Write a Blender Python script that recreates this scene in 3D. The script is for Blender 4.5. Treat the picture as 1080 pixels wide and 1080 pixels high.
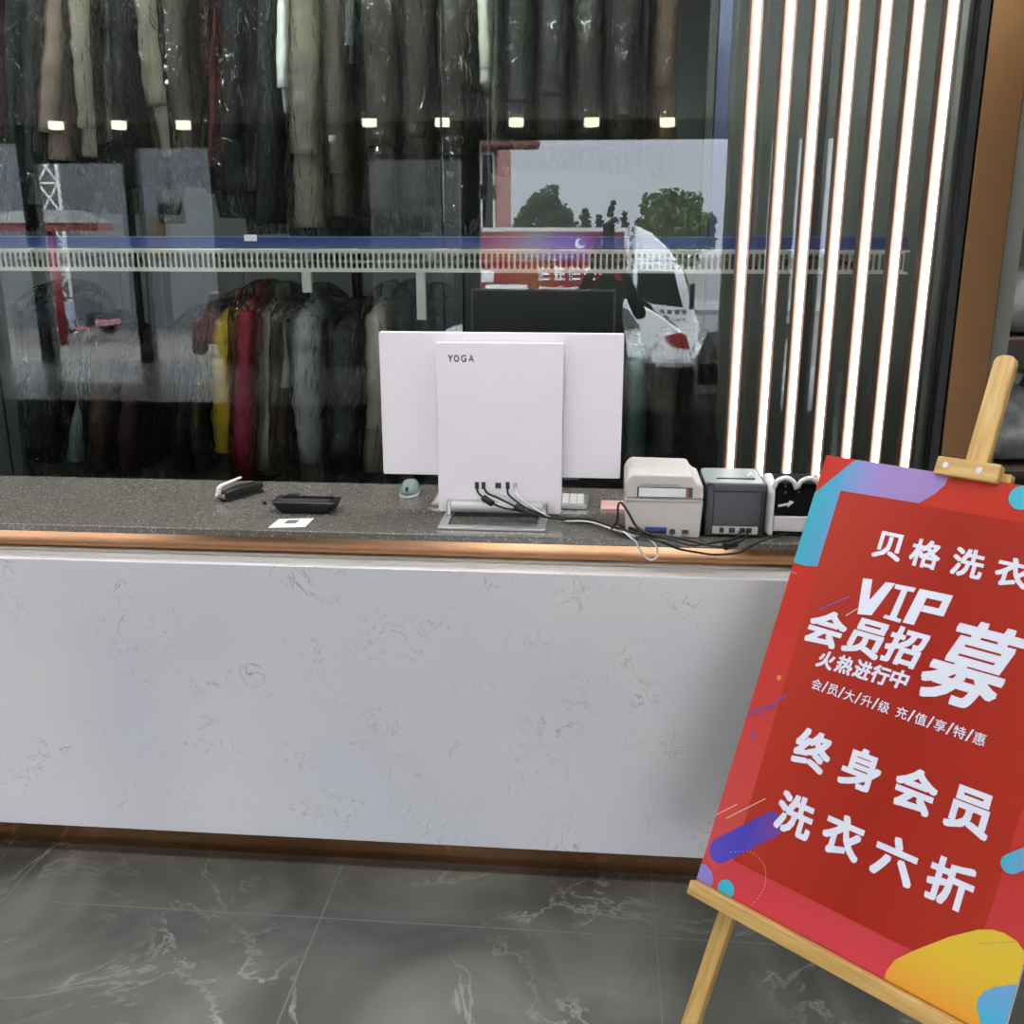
import bpy, bmesh, math, random
from mathutils import Vector, Matrix, noise as mnoise
R = math.radians
PI = math.pi
for o in list(bpy.data.objects): bpy.data.objects.remove(o)
SC = bpy.context.scene
COL = SC.collection
rnd = random.Random(7)

# ------------------------------------------------------------------ camera, sky, exposure
F, PITCH, YAW, H = 1070.0, R(15.7), R(5.0), 1.6
cd = bpy.data.cameras.new('camera'); cam = bpy.data.objects.new('camera', cd); COL.objects.link(cam)
cam.location = (0, 0, H); cam.rotation_euler = (PI/2 - PITCH, 0, YAW)
cd.sensor_width = 36; cd.sensor_fit = 'HORIZONTAL'; cd.lens = 36*F/1080; cd.clip_start = .02; cd.clip_end = 400
SC.camera = cam
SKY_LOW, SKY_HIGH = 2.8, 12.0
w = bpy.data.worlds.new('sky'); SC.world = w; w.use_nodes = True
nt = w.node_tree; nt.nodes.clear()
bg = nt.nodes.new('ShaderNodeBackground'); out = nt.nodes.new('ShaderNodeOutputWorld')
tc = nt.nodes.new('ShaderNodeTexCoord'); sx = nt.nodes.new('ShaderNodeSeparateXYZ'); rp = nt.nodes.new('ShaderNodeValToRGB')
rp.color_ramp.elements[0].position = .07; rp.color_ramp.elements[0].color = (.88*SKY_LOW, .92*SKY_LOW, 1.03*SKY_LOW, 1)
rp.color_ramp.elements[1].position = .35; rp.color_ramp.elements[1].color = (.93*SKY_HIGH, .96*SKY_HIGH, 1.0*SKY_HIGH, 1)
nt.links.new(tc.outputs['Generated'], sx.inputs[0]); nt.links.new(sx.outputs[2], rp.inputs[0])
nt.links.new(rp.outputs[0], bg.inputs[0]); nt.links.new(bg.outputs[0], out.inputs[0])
pl = bpy.data.lights.new('daylight_portal', 'AREA'); pl.shape = 'RECTANGLE'; pl.size = 13; pl.size_y = 2.5; pl.cycles.is_portal = True
po = bpy.data.objects.new('daylight_portal', pl); COL.objects.link(po); po.location = (-2.2, -5.0, 1.25); po.rotation_euler = (PI/2, 0, PI)
SC.view_settings.view_transform = 'Standard'; SC.view_settings.look = 'None'
SC.view_settings.gamma = 1; SC.view_settings.use_curve_mapping = False
SC.view_settings.exposure = 0.95
SC.cycles.transparent_max_bounces = 24; SC.cycles.max_bounces = 9; SC.cycles.diffuse_bounces = 5; SC.cycles.glossy_bounces = 4
SC.cycles.sample_clamp_indirect = 6

# ------------------------------------------------------------------ measuring helpers
_fw = Vector((-math.sin(YAW)*math.cos(PITCH), math.cos(YAW)*math.cos(PITCH), -math.sin(PITCH)))
_rt = Vector((math.cos(YAW), math.sin(YAW), 0)); _up = _rt.cross(_fw)
def at(x, y, Y):
    r = _fw + _rt*((x-540)/F) - _up*((y-540)/F); return Vector((0, 0, H)) + r*(Y/r.y)
def atz(x, y, z):
    r = _fw + _rt*((x-540)/F) - _up*((y-540)/F); return Vector((0, 0, H)) + r*((z-H)/r.z)
GY = 3.4                                            # the glass partition
def mir(x, y, Yv):                                  # a place behind the photographer, seen in the glass
    p = at(x, y, Yv); return Vector((p.x, 2*GY - p.y, p.z))

# ------------------------------------------------------------------ material helpers
def lin(h):
    if not isinstance(h, str): return tuple(h)
    c = [int(h[i:i+2], 16)/255 for i in (0, 2, 4)]
    return tuple(v/12.92 if v <= .04045 else ((v+.055)/1.055)**2.4 for v in c)
def nodes(name):
    m = bpy.data.materials.new(name); m.use_nodes = True
    return m, m.node_tree, m.node_tree.nodes['Principled BSDF']
def mat(name, col, rough=.6, metal=0, var=.06, scale=30, bump=0, bscale=120, coat=0, emit=0, spec=.5, alpha=None):
    m, t, b = nodes(name); c = lin(col)
    tc = t.nodes.new('ShaderNodeTexCoord')
    if var:
        n = t.nodes.new('ShaderNodeTexNoise'); n.inputs['Scale'].default_value = scale; n.inputs['Detail'].default_value = 4
        r = t.nodes.new('ShaderNodeValToRGB')
        r.color_ramp.elements[0].position = .3; r.color_ramp.elements[1].position = .7
        r.color_ramp.elements[0].color = tuple(max(0, v*(1-var)) for v in c)+(1,)
        r.color_ramp.elements[1].color = tuple(min(1, v*(1+var)) for v in c)+(1,)
        t.links.new(tc.outputs['Object'], n.inputs['Vector']); t.links.new(n.outputs[0], r.inputs[0]); t.links.new(r.outputs[0], b.inputs['Base Color'])
    else: b.inputs['Base Color'].default_value = c+(1,)
    b.inputs['Roughness'].default_value = rough; b.inputs['Metallic'].default_value = metal
    b.inputs['Coat Weight'].default_value = coat; b.inputs['Specular IOR Level'].default_value = spec
    if bump:
        n2 = t.nodes.new('ShaderNodeTexNoise'); n2.inputs['Scale'].default_value = bscale; n2.inputs['Detail'].default_value = 3
        bp = t.nodes.new('ShaderNodeBump'); bp.inputs['Strength'].default_value = bump; bp.inputs['Distance'].default_value = .01
        t.links.new(tc.outputs['Object'], n2.inputs['Vector']); t.links.new(n2.outputs[0], bp.inputs['Height']); t.links.new(bp.outputs[0], b.inputs['Normal'])
    if emit:
        b.inputs['Emission Color'].default_value = c+(1,); b.inputs['Emission Strength'].default_value = emit
    return m
_cloth = {}
def cloth(h, rough=.85):
    if (h, rough) not in _cloth: _cloth[(h, rough)] = mat('cloth_'+h, tuple(v**.68 for v in lin(h)), rough, var=.14, scale=14, bump=.35, bscale=60, spec=.25)
    return _cloth[(h, rough)]
def glass_mat():
    m, t, b = nodes('clear_glass'); t.nodes.remove(b); o = t.nodes['Material Output']
    tr = t.nodes.new('ShaderNodeBsdfTransparent'); tr.inputs[0].default_value = (.94, .965, .955, 1)
    gl = t.nodes.new('ShaderNodeBsdfGlossy'); gl.inputs['Roughness'].default_value = 0; gl.inputs[0].default_value = (.95, .98, 1, 1)
    fr = t.nodes.new('ShaderNodeFresnel'); fr.inputs[0].default_value = 1.5
    mx = t.nodes.new('ShaderNodeMixShader')
    t.links.new(fr.outputs[0], mx.inputs[0]); t.links.new(tr.outputs[0], mx.inputs[1]); t.links.new(gl.outputs[0], mx.inputs[2]); t.links.new(mx.outputs[0], o.inputs[0])
    return m
def film_mat():
    m, t, b = nodes('clear_garment_film'); t.nodes.remove(b); o = t.nodes['Material Output']
    tr = t.nodes.new('ShaderNodeBsdfTransparent'); tr.inputs[0].default_value = (.985, .985, .98, 1)
    gl = t.nodes.new('ShaderNodeBsdfGlossy'); gl.inputs['Roughness'].default_value = .07
    tc = t.nodes.new('ShaderNodeTexCoord'); mp = t.nodes.new('ShaderNodeMapping'); mp.inputs['Scale'].default_value = (26, 18, 9)
    n = t.nodes.new('ShaderNodeTexNoise'); n.inputs['Scale'].default_value = 1; n.inputs['Detail'].default_value = 2.5; n.inputs['Distortion'].default_value = 1.5
    bp = t.nodes.new('ShaderNodeBump'); bp.inputs['Strength'].default_value = 1; bp.inputs['Distance'].default_value = .05
    fr = t.nodes.new('ShaderNodeFresnel'); fr.inputs[0].default_value = 1.5
    mx = t.nodes.new('ShaderNodeMixShader'); L = t.links.new
    L(tc.outputs['Object'], mp.inputs[0]); L(mp.outputs[0], n.inputs['Vector']); L(n.outputs[0], bp.inputs['Height'])
    L(bp.outputs[0], gl.inputs['Normal']); L(bp.outputs[0], fr.inputs['Normal'])
    L(fr.outputs[0], mx.inputs[0]); L(tr.outputs[0], mx.inputs[1]); L(gl.outputs[0], mx.inputs[2]); L(mx.outputs[0], o.inputs[0])
    return m
def ramp(t, pts):
    r = t.nodes.new('ShaderNodeValToRGB'); e = r.color_ramp.elements
    while len(e) < len(pts): e.new(.5)
    for k, (p, c) in enumerate(pts): e[k].position = p; e[k].color = tuple(lin(c))+(1,)
    return r
def marble_mat():                                    # dark polished floor tiles with pale veins and thin seams
    m, t, b = nodes('dark_marble'); L = t.links.new
    tc = t.nodes.new('ShaderNodeTexCoord')
    n1 = t.nodes.new('ShaderNodeTexNoise'); n1.inputs['Scale'].default_value = 2.3; n1.inputs['Detail'].default_value = 7; n1.inputs['Distortion'].default_value = .8
    r1 = ramp(t, [(.3, '42433f'), (.5, '5f605c'), (.72, '7b7c77')])
    n2 = t.nodes.new('ShaderNodeTexNoise'); n2.inputs['Scale'].default_value = 1.7; n2.inputs['Detail'].default_value = 9; n2.inputs['Distortion'].default_value = 1.6; n2.inputs['Roughness'].default_value = .62
    s = t.nodes.new('ShaderNodeMath'); s.operation = 'SUBTRACT'; s.inputs[1].default_value = .5
    ab = t.nodes.new('ShaderNodeMath'); ab.operation = 'ABSOLUTE'
    r2 = ramp(t, [(0, (1, 1, 1)), (.016, (0, 0, 0))]) ; r2.color_ramp.elements[0].color = (1, 1, 1, 1)
    n3 = t.nodes.new('ShaderNodeTexNoise'); n3.inputs['Scale'].default_value = 2.2; n3.inputs['Detail'].default_value = 4
    r3 = ramp(t, [(.44, (0, 0, 0)), (.66, (1, 1, 1))])
    mu = t.nodes.new('ShaderNodeMath'); mu.operation = 'MULTIPLY'
    mx = t.nodes.new('ShaderNodeMix'); mx.data_type = 'RGBA'; mx.inputs[7].default_value = lin('9c9c98')+(1,)
    br = t.nodes.new('ShaderNodeTexBrick'); br.offset = 0; br.inputs['Scale'].default_value = 1; br.inputs['Brick Width'].default_value = .8; br.inputs['Row Height'].default_value = .8
    br.inputs['Mortar Size'].default_value = .0022; br.inputs['Mortar Smooth'].default_value = .1
    mp = t.nodes.new('ShaderNodeMapping'); mp.inputs['Location'].default_value = (.64, -2.037+.8*3, 0)
    mx2 = t.nodes.new('ShaderNodeMix'); mx2.data_type = 'RGBA'; mx2.inputs[7].default_value = lin('70716d')+(1,)
    L(tc.outputs['Object'], n1.inputs['Vector']); L(n1.outputs[0], r1.inputs[0])
    L(tc.outputs['Object'], n2.inputs['Vector']); L(n2.outputs[0], s.inputs[0]); L(s.outputs[0], ab.inputs[0]); L(ab.outputs[0], r2.inputs[0])
    L(tc.outputs['Object'], n3.inputs['Vector']); L(n3.outputs[0], r3.inputs[0]); L(r2.outputs[0], mu.inputs[0]); L(r3.outputs[0], mu.inputs[1])
    L(mu.outputs[0], mx.inputs[0]); L(r1.outputs[0], mx.inputs[6])
    L(tc.outputs['Object'], mp.inputs[0]); L(mp.outputs[0], br.inputs['Vector']); L(br.outputs['Fac'], mx2.inputs[0]); L(mx.outputs[2], mx2.inputs[6]); L(mx2.outputs[2], b.inputs['Base Color'])
    b.inputs['Roughness'].default_value = .24; b.inputs['Specular IOR Level'].default_value = .45
    return m
def quartz_mat():                                    # white engineered stone with sparse grey squiggles
    m, t, b = nodes('white_quartz'); L = t.links.new
    tc = t.nodes.new('ShaderNodeTexCoord')
    n2 = t.nodes.new('ShaderNodeTexNoise'); n2.inputs['Scale'].default_value = 11; n2.inputs['Detail'].default_value = 3.5; n2.inputs['Distortion'].default_value = 2.0
    s = t.nodes.new('ShaderNodeMath'); s.operation = 'SUBTRACT'; s.inputs[1].default_value = .52
    ab = t.nodes.new('ShaderNodeMath'); ab.operation = 'ABSOLUTE'
    r2 = ramp(t, [(0, (1, 1, 1)), (.017, (0, 0, 0))])
    n3 = t.nodes.new('ShaderNodeTexNoise'); n3.inputs['Scale'].default_value = 8; n3.inputs['Detail'].default_value = 4
    r3 = ramp(t, [(.5, (0, 0, 0)), (.7, (1, 1, 1))])
    mu = t.nodes.new('ShaderNodeMath'); mu.operation = 'MULTIPLY'
    n1 = t.nodes.new('ShaderNodeTexNoise'); n1.inputs['Scale'].default_value = 2; n1.inputs['Detail'].default_value = 3
    r1 = ramp(t, [(.35, 'cbccd3'), (.65, 'd5d3d5')])
    mx = t.nodes.new('ShaderNodeMix'); mx.data_type = 'RGBA'; mx.inputs[7].default_value = lin('9a9292')+(1,)
    L(tc.outputs['Object'], n1.inputs['Vector']); L(n1.outputs[0], r1.inputs[0])
    L(tc.outputs['Object'], n2.inputs['Vector']); L(n2.outputs[0], s.inputs[0]); L(s.outputs[0], ab.inputs[0]); L(ab.outputs[0], r2.inputs[0])
    L(tc.outputs['Object'], n3.inputs['Vector']); L(n3.outputs[0], r3.inputs[0]); L(r2.outputs[0], mu.inputs[0]); L(r3.outputs[0], mu.inputs[1])
    L(mu.outputs[0], mx.inputs[0]); L(r1.outputs[0], mx.inputs[6]); L(mx.outputs[2], b.inputs['Base Color'])
    b.inputs['Roughness'].default_value = .28
    return m
def terrazzo_mat():
    m, t, b = nodes('grey_terrazzo'); L = t.links.new
    tc = t.nodes.new('ShaderNodeTexCoord'); v = t.nodes.new('ShaderNodeTexVoronoi'); v.inputs['Scale'].default_value = 330
    sp = t.nodes.new('ShaderNodeSeparateColor')
    r = ramp(t, [(0, '5b5954'), (.5, '65625c'), (.85, '706d67'), (.95, '9d9a95')]); r.color_ramp.interpolation = 'CONSTANT'
    L(tc.outputs['Object'], v.inputs['Vector']); L(v.outputs['Color'], sp.inputs[0]); L(sp.outputs[0], r.inputs[0]); L(r.outputs[0], b.inputs['Base Color'])
    b.inputs['Roughness'].default_value = .2
    return m
def bronze_mat(rough=.16):
    m, t, b = nodes('rose_bronze'); L = t.links.new
    tc = t.nodes.new('ShaderNodeTexCoord'); mp = t.nodes.new('ShaderNodeMapping'); mp.inputs['Scale'].default_value = (3, 3, 300)
    n = t.nodes.new('ShaderNodeTexNoise'); n.inputs['Scale'].default_value = 1; n.inputs['Detail'].default_value = 2
    r = ramp(t, [(.3, 'b98a66'), (.7, 'c99c78')])
    L(tc.outputs['Object'], mp.inputs[0]); L(mp.outputs[0], n.inputs['Vector']); L(n.outputs[0], r.inputs[0]); L(r.outputs[0], b.inputs['Base Color'])
    b.inputs['Metallic'].default_value = 1; b.inputs['Roughness'].default_value = rough
    return m
def wood_mat(name='pine_wood', axis=(1, 1, .08)):
    m, t, b = nodes(name); L = t.links.new
    tc = t.nodes.new('ShaderNodeTexCoord'); mp = t.nodes.new('ShaderNodeMapping'); mp.inputs['Scale'].default_value = axis
    n = t.nodes.new('ShaderNodeTexNoise'); n.inputs['Scale'].default_value = 75; n.inputs['Detail'].default_value = 5; n.inputs['Distortion'].default_value = .6
    r = ramp(t, [(.25, 'aa8446'), (.5, 'c49f5c'), (.75, 'd3b374')])
    L(tc.outputs['Object'], mp.inputs[0]); L(mp.outputs[0], n.inputs['Vector']); L(n.outputs[0], r.inputs[0]); L(r.outputs[0], b.inputs['Base Color'])
    b.inputs['Roughness'].default_value = .42
    return m
def grad_mat(name, c0, c1, axis=0, a=0, bb=1, rough=.3):
    m, t, b = nodes(name); L = t.links.new
    tc = t.nodes.new('ShaderNodeTexCoord'); s = t.nodes.new('ShaderNodeSeparateXYZ'); mr = t.nodes.new('ShaderNodeMapRange')
    mr.inputs[1].default_value = a; mr.inputs[2].default_value = bb
    cols = [c0, c1] if not isinstance(c0, list) else c0
    r = ramp(t, [(k/(len(cols)-1), c) for k, c in enumerate(cols)])
    L(tc.outputs['Object'], s.inputs[0]); L(s.outputs[axis], mr.inputs[0]); L(mr.outputs[0], r.inputs[0]); L(r.outputs[0], b.inputs['Base Color'])
    b.inputs['Roughness'].default_value = rough; b.inputs['Specular IOR Level'].default_value = .12
    return m
M = dict(
    glass=glass_mat(), film=film_mat(), marble=marble_mat(), quartz=quartz_mat(), terrazzo=terrazzo_mat(), bronze=bronze_mat(),
    bronze_dark=bronze_mat(.3), bronze_fin=mat('satin_bronze', 'a98d7c', .45, 1, var=.05), pine=wood_mat(), pine_x=wood_mat('pine_wood_level', (.08, 1, 1)),
    white_plastic=mat('white_plastic', 'e4e1e6', .35, var=.02), pc_white=mat('pearl_white_shell', 'e6e2e8', .32, var=.015, scale=6),
    satin_grey=mat('satin_grey_metal', 'c4c4c8', .5, .35, var=.03), silver=mat('brushed_silver', 'c9c9cc', .28, .85, var=.05), grey_plastic=mat('grey_plastic', 'b9b6b2', .45, var=.03),
    beige_plastic=mat('beige_printer_shell', 'c3beba', .45, var=.03), black=mat('black_plastic', '141416', .35, var=.1), matt_black=mat('matt_black', '101013', .85, var=.1, spec=.15), rubber=mat('black_rubber', '0d0d0e', .5, var=.1),
    dark_plastic=mat('charcoal_plastic', '37343a', .42, var=.06), alu_dark=mat('dark_aluminium', '262929', .38, .4, var=.05),
    trim_white=mat('white_trim', 'd6d4cf', .35, var=.02), stone_grey=mat('grey_ledge', 'dedcd6', .35, var=.03, scale=60),
    wall_grey=mat('grey_wall', '6b6d66', .75, var=.05, scale=8), wall_dark=mat('dark_hall_wall', '373b37', .8, var=.08, scale=6), ceiling=mat('ceiling_paint', '8f8c86', .8, var=.03, scale=5),
    blue=mat('blue_beam_paint', '152a5e', .4, var=.06), rail_white=mat('white_enamel', 'dcdad0', .4, var=.03), dark_steel=mat('dark_steel', '4a4a4c', .5, .8, var=.05), steel=mat('hanger_steel', 'a8a8aa', .3, 1, var=.05),
    led=mat('white_led_diffuser', (1, 1, .985), .5, var=0, emit=3.2), warm=mat('warm_lamp_diffuser', (1, .9, .66), .5, var=0, emit=8),
    asphalt=mat('asphalt', '5a5653', .85, var=.12, scale=3, bump=.2), kerb=mat('kerb_stone', '77736c', .8, var=.08), car_white=mat('white_car_paint', 'f2f3f5', .25, var=.01, coat=.6),
    car_glass=mat('dark_car_glass', '0d1113', .06, var=.1), tail=mat('red_tail_lamp', '8c1a1e', .25, var=.1, coat=.5), tyre=mat('tyre_rubber', '1a1a1b', .8, var=.1),
    bag=mat('pale_laundry_bag', '8f9192', .3, var=.3, scale=12, bump=1, bscale=22), red_paint=mat('red_paint', '6e1d22', .5, var=.1), screen=mat('dark_screen', '0b0b10', .15, var=0),
    skin=mat('skin', 'c99a7c', .55, var=.06), paper=mat('white_paper', 'e9e9ea', .7, var=.02), tile_roof=mat('grey_roof_tile', '5c5d58', .8, var=.15, scale=12),
)

# ------------------------------------------------------------------ object helpers
def ob(name, bm, m, parent=None, smooth=False, bevel=0, loc=None):
    bmesh.ops.recalc_face_normals(bm, faces=bm.faces[:])
    me = bpy.data.meshes.new(name); bm.to_mesh(me); bm.free()
    o = bpy.data.objects.new(name, me); COL.objects.link(o)
    for mm in (m if isinstance(m, (list, tuple)) else [m]): me.materials.append(mm)
    if smooth:
        for p in me.polygons: p.use_smooth = True
    if bevel:
        b = o.modifiers.new('bevel', 'BEVEL'); b.width = bevel; b.segments = 2; b.limit_method = 'ANGLE'
    if parent: o.parent = parent
    if loc is not None: o.location = loc
    return o
def thing(name, label, cat, loc=(0, 0, 0), rot=(0, 0, 0), group=None):
    o = bpy.data.objects.new(name, None); o.empty_display_size = .05; COL.objects.link(o)
    o.location = loc; o.rotation_euler = rot; o['label'] = label; o['category'] = cat
    if group: o['group'] = group
    return o
def tag(o, label, cat, group=None):
    o['label'] = label; o['category'] = cat
    if group: o['group'] = group
    return o
def struct(o): o['kind'] = 'structure'; return o
BM = bmesh.new
def box(bm, x0, x1, y0, y1, z0, z1, mi=0):
    v = [bm.verts.new(p) for p in ((x0, y0, z0), (x1, y0, z0), (x1, y1, z0), (x0, y1, z0), (x0, y0, z1), (x1, y0, z1), (x1, y1, z1), (x0, y1, z1))]
    for q in ((0, 3, 2, 1), (4, 5, 6, 7), (0, 1, 5, 4), (1, 2, 6, 5), (2, 3, 7, 6), (3, 0, 4, 7)): bm.faces.new([v[k] for k in q]).material_index = mi
    return bm
def bx(*a): return box(BM(), *a)
def prism(bm, pts, d0, d1, f):                       # outline pts (a,b); f(a,b,d) -> xyz
    A = [bm.verts.new(f(a, b, d0)) for a, b in pts]; B = [bm.verts.new(f(a, b, d1)) for a, b in pts]
    bm.faces.new(A); bm.faces.new(B[::-1]); n = len(pts)
    for k in range(n): bm.faces.new((A[k], B[k], B[(k+1) % n], A[(k+1) % n]))
    return bm
def loft(bm, rings, cap=True):
    V = [[bm.verts.new(p) for p in r] for r in rings]; n = len(V[0])
    for a, b in zip(V, V[1:]):
        for k in range(n): bm.faces.new((a[k], a[(k+1) % n], b[(k+1) % n], b[k]))
    if cap: bm.faces.new(V[0][::-1]); bm.faces.new(V[-1])
    return bm
def smooth_path(pts, sub=6):
    pts = [Vector(p) for p in pts]; o = []
    if len(pts) < 3: return pts
    P = [pts[0]*2-pts[1]]+pts+[pts[-1]*2-pts[-2]]
    for i in range(1, len(P)-2):
        a, b, c, d = P[i-1:i+3]
        for s in range(sub):
            t = s/sub; o.append(.5*((2*b)+(c-a)*t+(2*a-5*b+4*c-d)*t*t+(3*b-a-3*c+d)*t**3))
    o.append(pts[-1]); return o
def tube(bm, pts, r, n=8, cap=True):
    pts = [Vector(p) for p in pts]; rings = []; prev = None
    for i, p in enumerate(pts):
        d = (pts[min(i+1, len(pts)-1)]-pts[max(i-1, 0)]).normalized()
        if prev is None: prev = d.orthogonal().normalized()
        u = (prev-d*prev.dot(d))
        u = u.normalized() if u.length > 1e-6 else d.orthogonal().normalized()
        prev = u; v = d.cross(u); rr = r[i] if isinstance(r, (list, tuple)) else r
        rings.append([p+u*math.cos(2*PI*k/n)*rr+v*math.sin(2*PI*k/n)*rr for k in range(n)])
    return loft(bm, rings, cap)
def cyl(bm, p0, p1, r, n=20, r1=None): return tube(bm, [p0, p1], [r, r if r1 is None else r1], n)
def lathe(bm, prof, n=24, c=(0, 0, 0)):
    return loft(bm, [[Vector(c)+Vector((r*math.cos(2*PI*k/n), r*math.sin(2*PI*k/n), z)) for k in range(n)] for r, z in prof])
def sphere(bm, c, r, sc=(1, 1, 1), n=16):
    return loft(bm, [[Vector(c)+Vector((max(1e-4, math.sin(PI*i/n))*r*sc[0]*math.cos(2*PI*k/n), max(1e-4, math.sin(PI*i/n))*r*sc[1]*math.sin(2*PI*k/n), -math.cos(PI*i/n)*r*sc[2])) for k in range(n)] for i in range(n+1)])
def rrect(x0, x1, y0, y1, r, n=5):
    o = []
    for cx, cy, a in ((x1-r, y1-r, 0), (x0+r, y1-r, 90), (x0+r, y0+r, 180), (x1-r, y0+r, 270)):
        o += [(cx+r*math.cos(R(a+90*k/n)), cy+r*math.sin(R(a+90*k/n))) for k in range(n+1)]
    return o
XZ = lambda a, b, d: (a, d, b)
XY = lambda a, b, d: (a, b, d)
YZ = lambda a, b, d: (d, a, b)
def text_bm(s, cx, cy, wd, ht, bold=.0, shear=0., z=0.):
    """one run of writing scaled into a box centred on (cx, cy); bold thickens every stroke"""
    c = bpy.data.curves.new('t', 'FONT'); c.body = s; c.size = 1; c.shear = shear; c.resolution_u = 3
    o = bpy.data.objects.new('t', c); COL.objects.link(o); dg = bpy.context.evaluated_depsgraph_get()
    me = bpy.data.meshes.new_from_object(o.evaluated_get(dg), depsgraph=dg)
    bpy.data.objects.remove(o); bpy.data.curves.remove(c)
    xs = [v.co.x for v in me.vertices]; ys = [v.co.y for v in me.vertices]
    x0, x1, y0, y1 = min(xs), max(xs), min(ys), max(ys); e = bold*.9; bm = BM()
    offs = [(0, 0)]
    if e: offs += [(e*q*a_, e*q*b_) for q in (1, .5) for a_ in (-1, 0, 1) for b_ in (-1, 0, 1) if a_ or b_]
    kx, ky = wd/(x1-x0+2*e), ht/(y1-y0+2*e)
    for i, (dx, dy) in enumerate(offs):
        n0 = len(bm.verts); bm.from_mesh(me); bm.verts.ensure_lookup_table()
        for v in bm.verts[n0:]: v.co = Vector((cx+(v.co.x+dx-(x0+x1)/2)*kx, cy+(v.co.y+dy-(y0+y1)/2)*ky, z+i*3e-6))
    bpy.data.meshes.remove(me)
    return bm
def merge(dst, src):
    me = bpy.data.meshes.new('m'); src.to_mesh(me); src.free(); dst.from_mesh(me); bpy.data.meshes.remove(me); return dst

# ================================================================== SETTING
XL, XR = -9.4, 4.6
struct(ob('floor', bx(XL, XR, -5.6, GY, -.12, 0), M['marble']))
struct(ob('floor_hall', bx(XL, XR, GY+.001, 7.0, -.12, 0), M['wall_dark']))
CZ = 2.74
struct(ob('ceiling', bx(XL, XR, -5.2, GY+.05, CZ, CZ+.1), M['ceiling']))
struct(ob('wall_left', bx(XL-.12, XL, -5.2, 7.0, 0, 3.4), M['wall_grey']))
struct(ob('wall_right', bx(XR, XR+.12, -5.2, 7.0, 0, 3.4), M['wall_grey']))
struct(ob('ceiling_hall', bx(XL, XR, GY+.05, 7.0, 3.3, 3.4), M['wall_dark']))
struct(ob('wall_back', bx(XL, XR, 6.4, 6.5, 0, 3.3), M['wall_dark']))
# glass partition: three tall panes, a dark stile, a bronze pillar and a grey jamb on the right
gx = lambda px: at(px, 240, GY).x
X1, X2, X3 = at(5, 440, GY).x, gx(467), gx(1002)
struct(ob('window_1', bx(XL, X1-.003, GY-.005, GY+.005, .0, 3.3), M['glass']))
struct(ob('window_2', bx(X1+.003, X2-.003, GY-.005, GY+.005, .0, 3.3), M['glass']))
struct(ob('window_3', bx(X2+.003, X3, GY-.005, GY+.005, .0, 3.3), M['glass']))
sp0, sp1 = at(141, 165, 4.42).x, at(160, 165, 4.42).x
struct(ob('trim_1', bx(sp0, sp1, 4.42, 4.5, 0, 3.3), M['alu_dark'], bevel=.004))
struct(ob('trim_2', bx(X3, X3+.03, GY-.05, GY+.05, 0, 3.3), M['alu_dark'], bevel=.003))
PX0 = X3+.032; PX1 = PX0+.118
struct(ob('trim_3', bx(PX0, PX1, GY-.06, GY+.1, 0, 3.3), mat('aged_bronze', '8d6a48', .34, 1, var=.06, scale=2), bevel=.003))
struct(ob('trim_4', bx(PX1+.001, PX1+.06, GY-.03, GY+.6, 0, 3.3), M['wall_grey']))
struct(ob('wall_inner', bx(PX1+.9, XR, GY, GY+.12, 0, 3.3), M['wall_grey']))
struct(ob('wall_header', bx(PX1+.001, PX1+.9, GY, GY+.12, 2.35, 3.3), M['wall_grey']))
# hall partition and a blue column seen through the glass
struct(ob('wall_partition', bx(gx(752)*1.35, XR, 5.2, 5.3, 0, 3.3), M['wall_dark']))
p = at(761, 100, 4.9)
tag(ob('steel_column', bx(p.x-.03, p.x+.03, 4.87, 4.93, 0, 3.3), mat('dark_blue_paint', '1d2c4c', .5), bevel=.004), 'dark blue steel column standing in the dim hall behind the glass', 'column')

# shop opening towards the street, behind the photographer
SY = 2*GY-12.0
zl = mir(600, 147, 12).z
mx_ = lambda px: mir(px, 240, 12).x
struct(ob('wall_lintel', bx(XL, XR, SY-.12, SY, zl, CZ+.1), M['wall_dark']))
def pier(n, a, b, z1=None):
    struct(ob(n, bx(a, b, SY-.12, SY+.02, 0, zl), M['wall_dark']))
pier('wall_pier_west', XL, mx_(-12)); pier('trim_5', mx_(28), mx_(42)); pier('trim_6', mx_(136), mx_(150)); pier('wall_pier_middle', mx_(226), mx_(392)); pier('trim_7', mx_(487), mx_(506))
pier('trim_8', mx_(764), mx_(797)); pier('wall_pier_east', mx_(893), XR)
for n, a, b, py in (('trim_9', 42, 136, 171), ('trim_10', 392, 487, 169), ('trim_11', 150, 226, 155)):
    z = mir(300, py, 12).z; struct(ob(n, bx(mx_(a), mx_(b), SY-.08, SY-.02, z, zl+.005), M['wall_dark']))
for k in range(5):
    struct(ob('stair_step_%d' % (k+1), bx(XL, XR, -5.6-.3*(k+1), -5.6-.3*k, -1.1, -.18*(k+1)), M['kerb']))
struct(ob('street_ground', bx(-60, 60, -90, -5.6, -1.2, -1.1), M['asphalt']))
struct(ob('street_kerb', bx(-60, 60, -31, -26.5, -1.1, -.95), M['kerb']))

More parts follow.
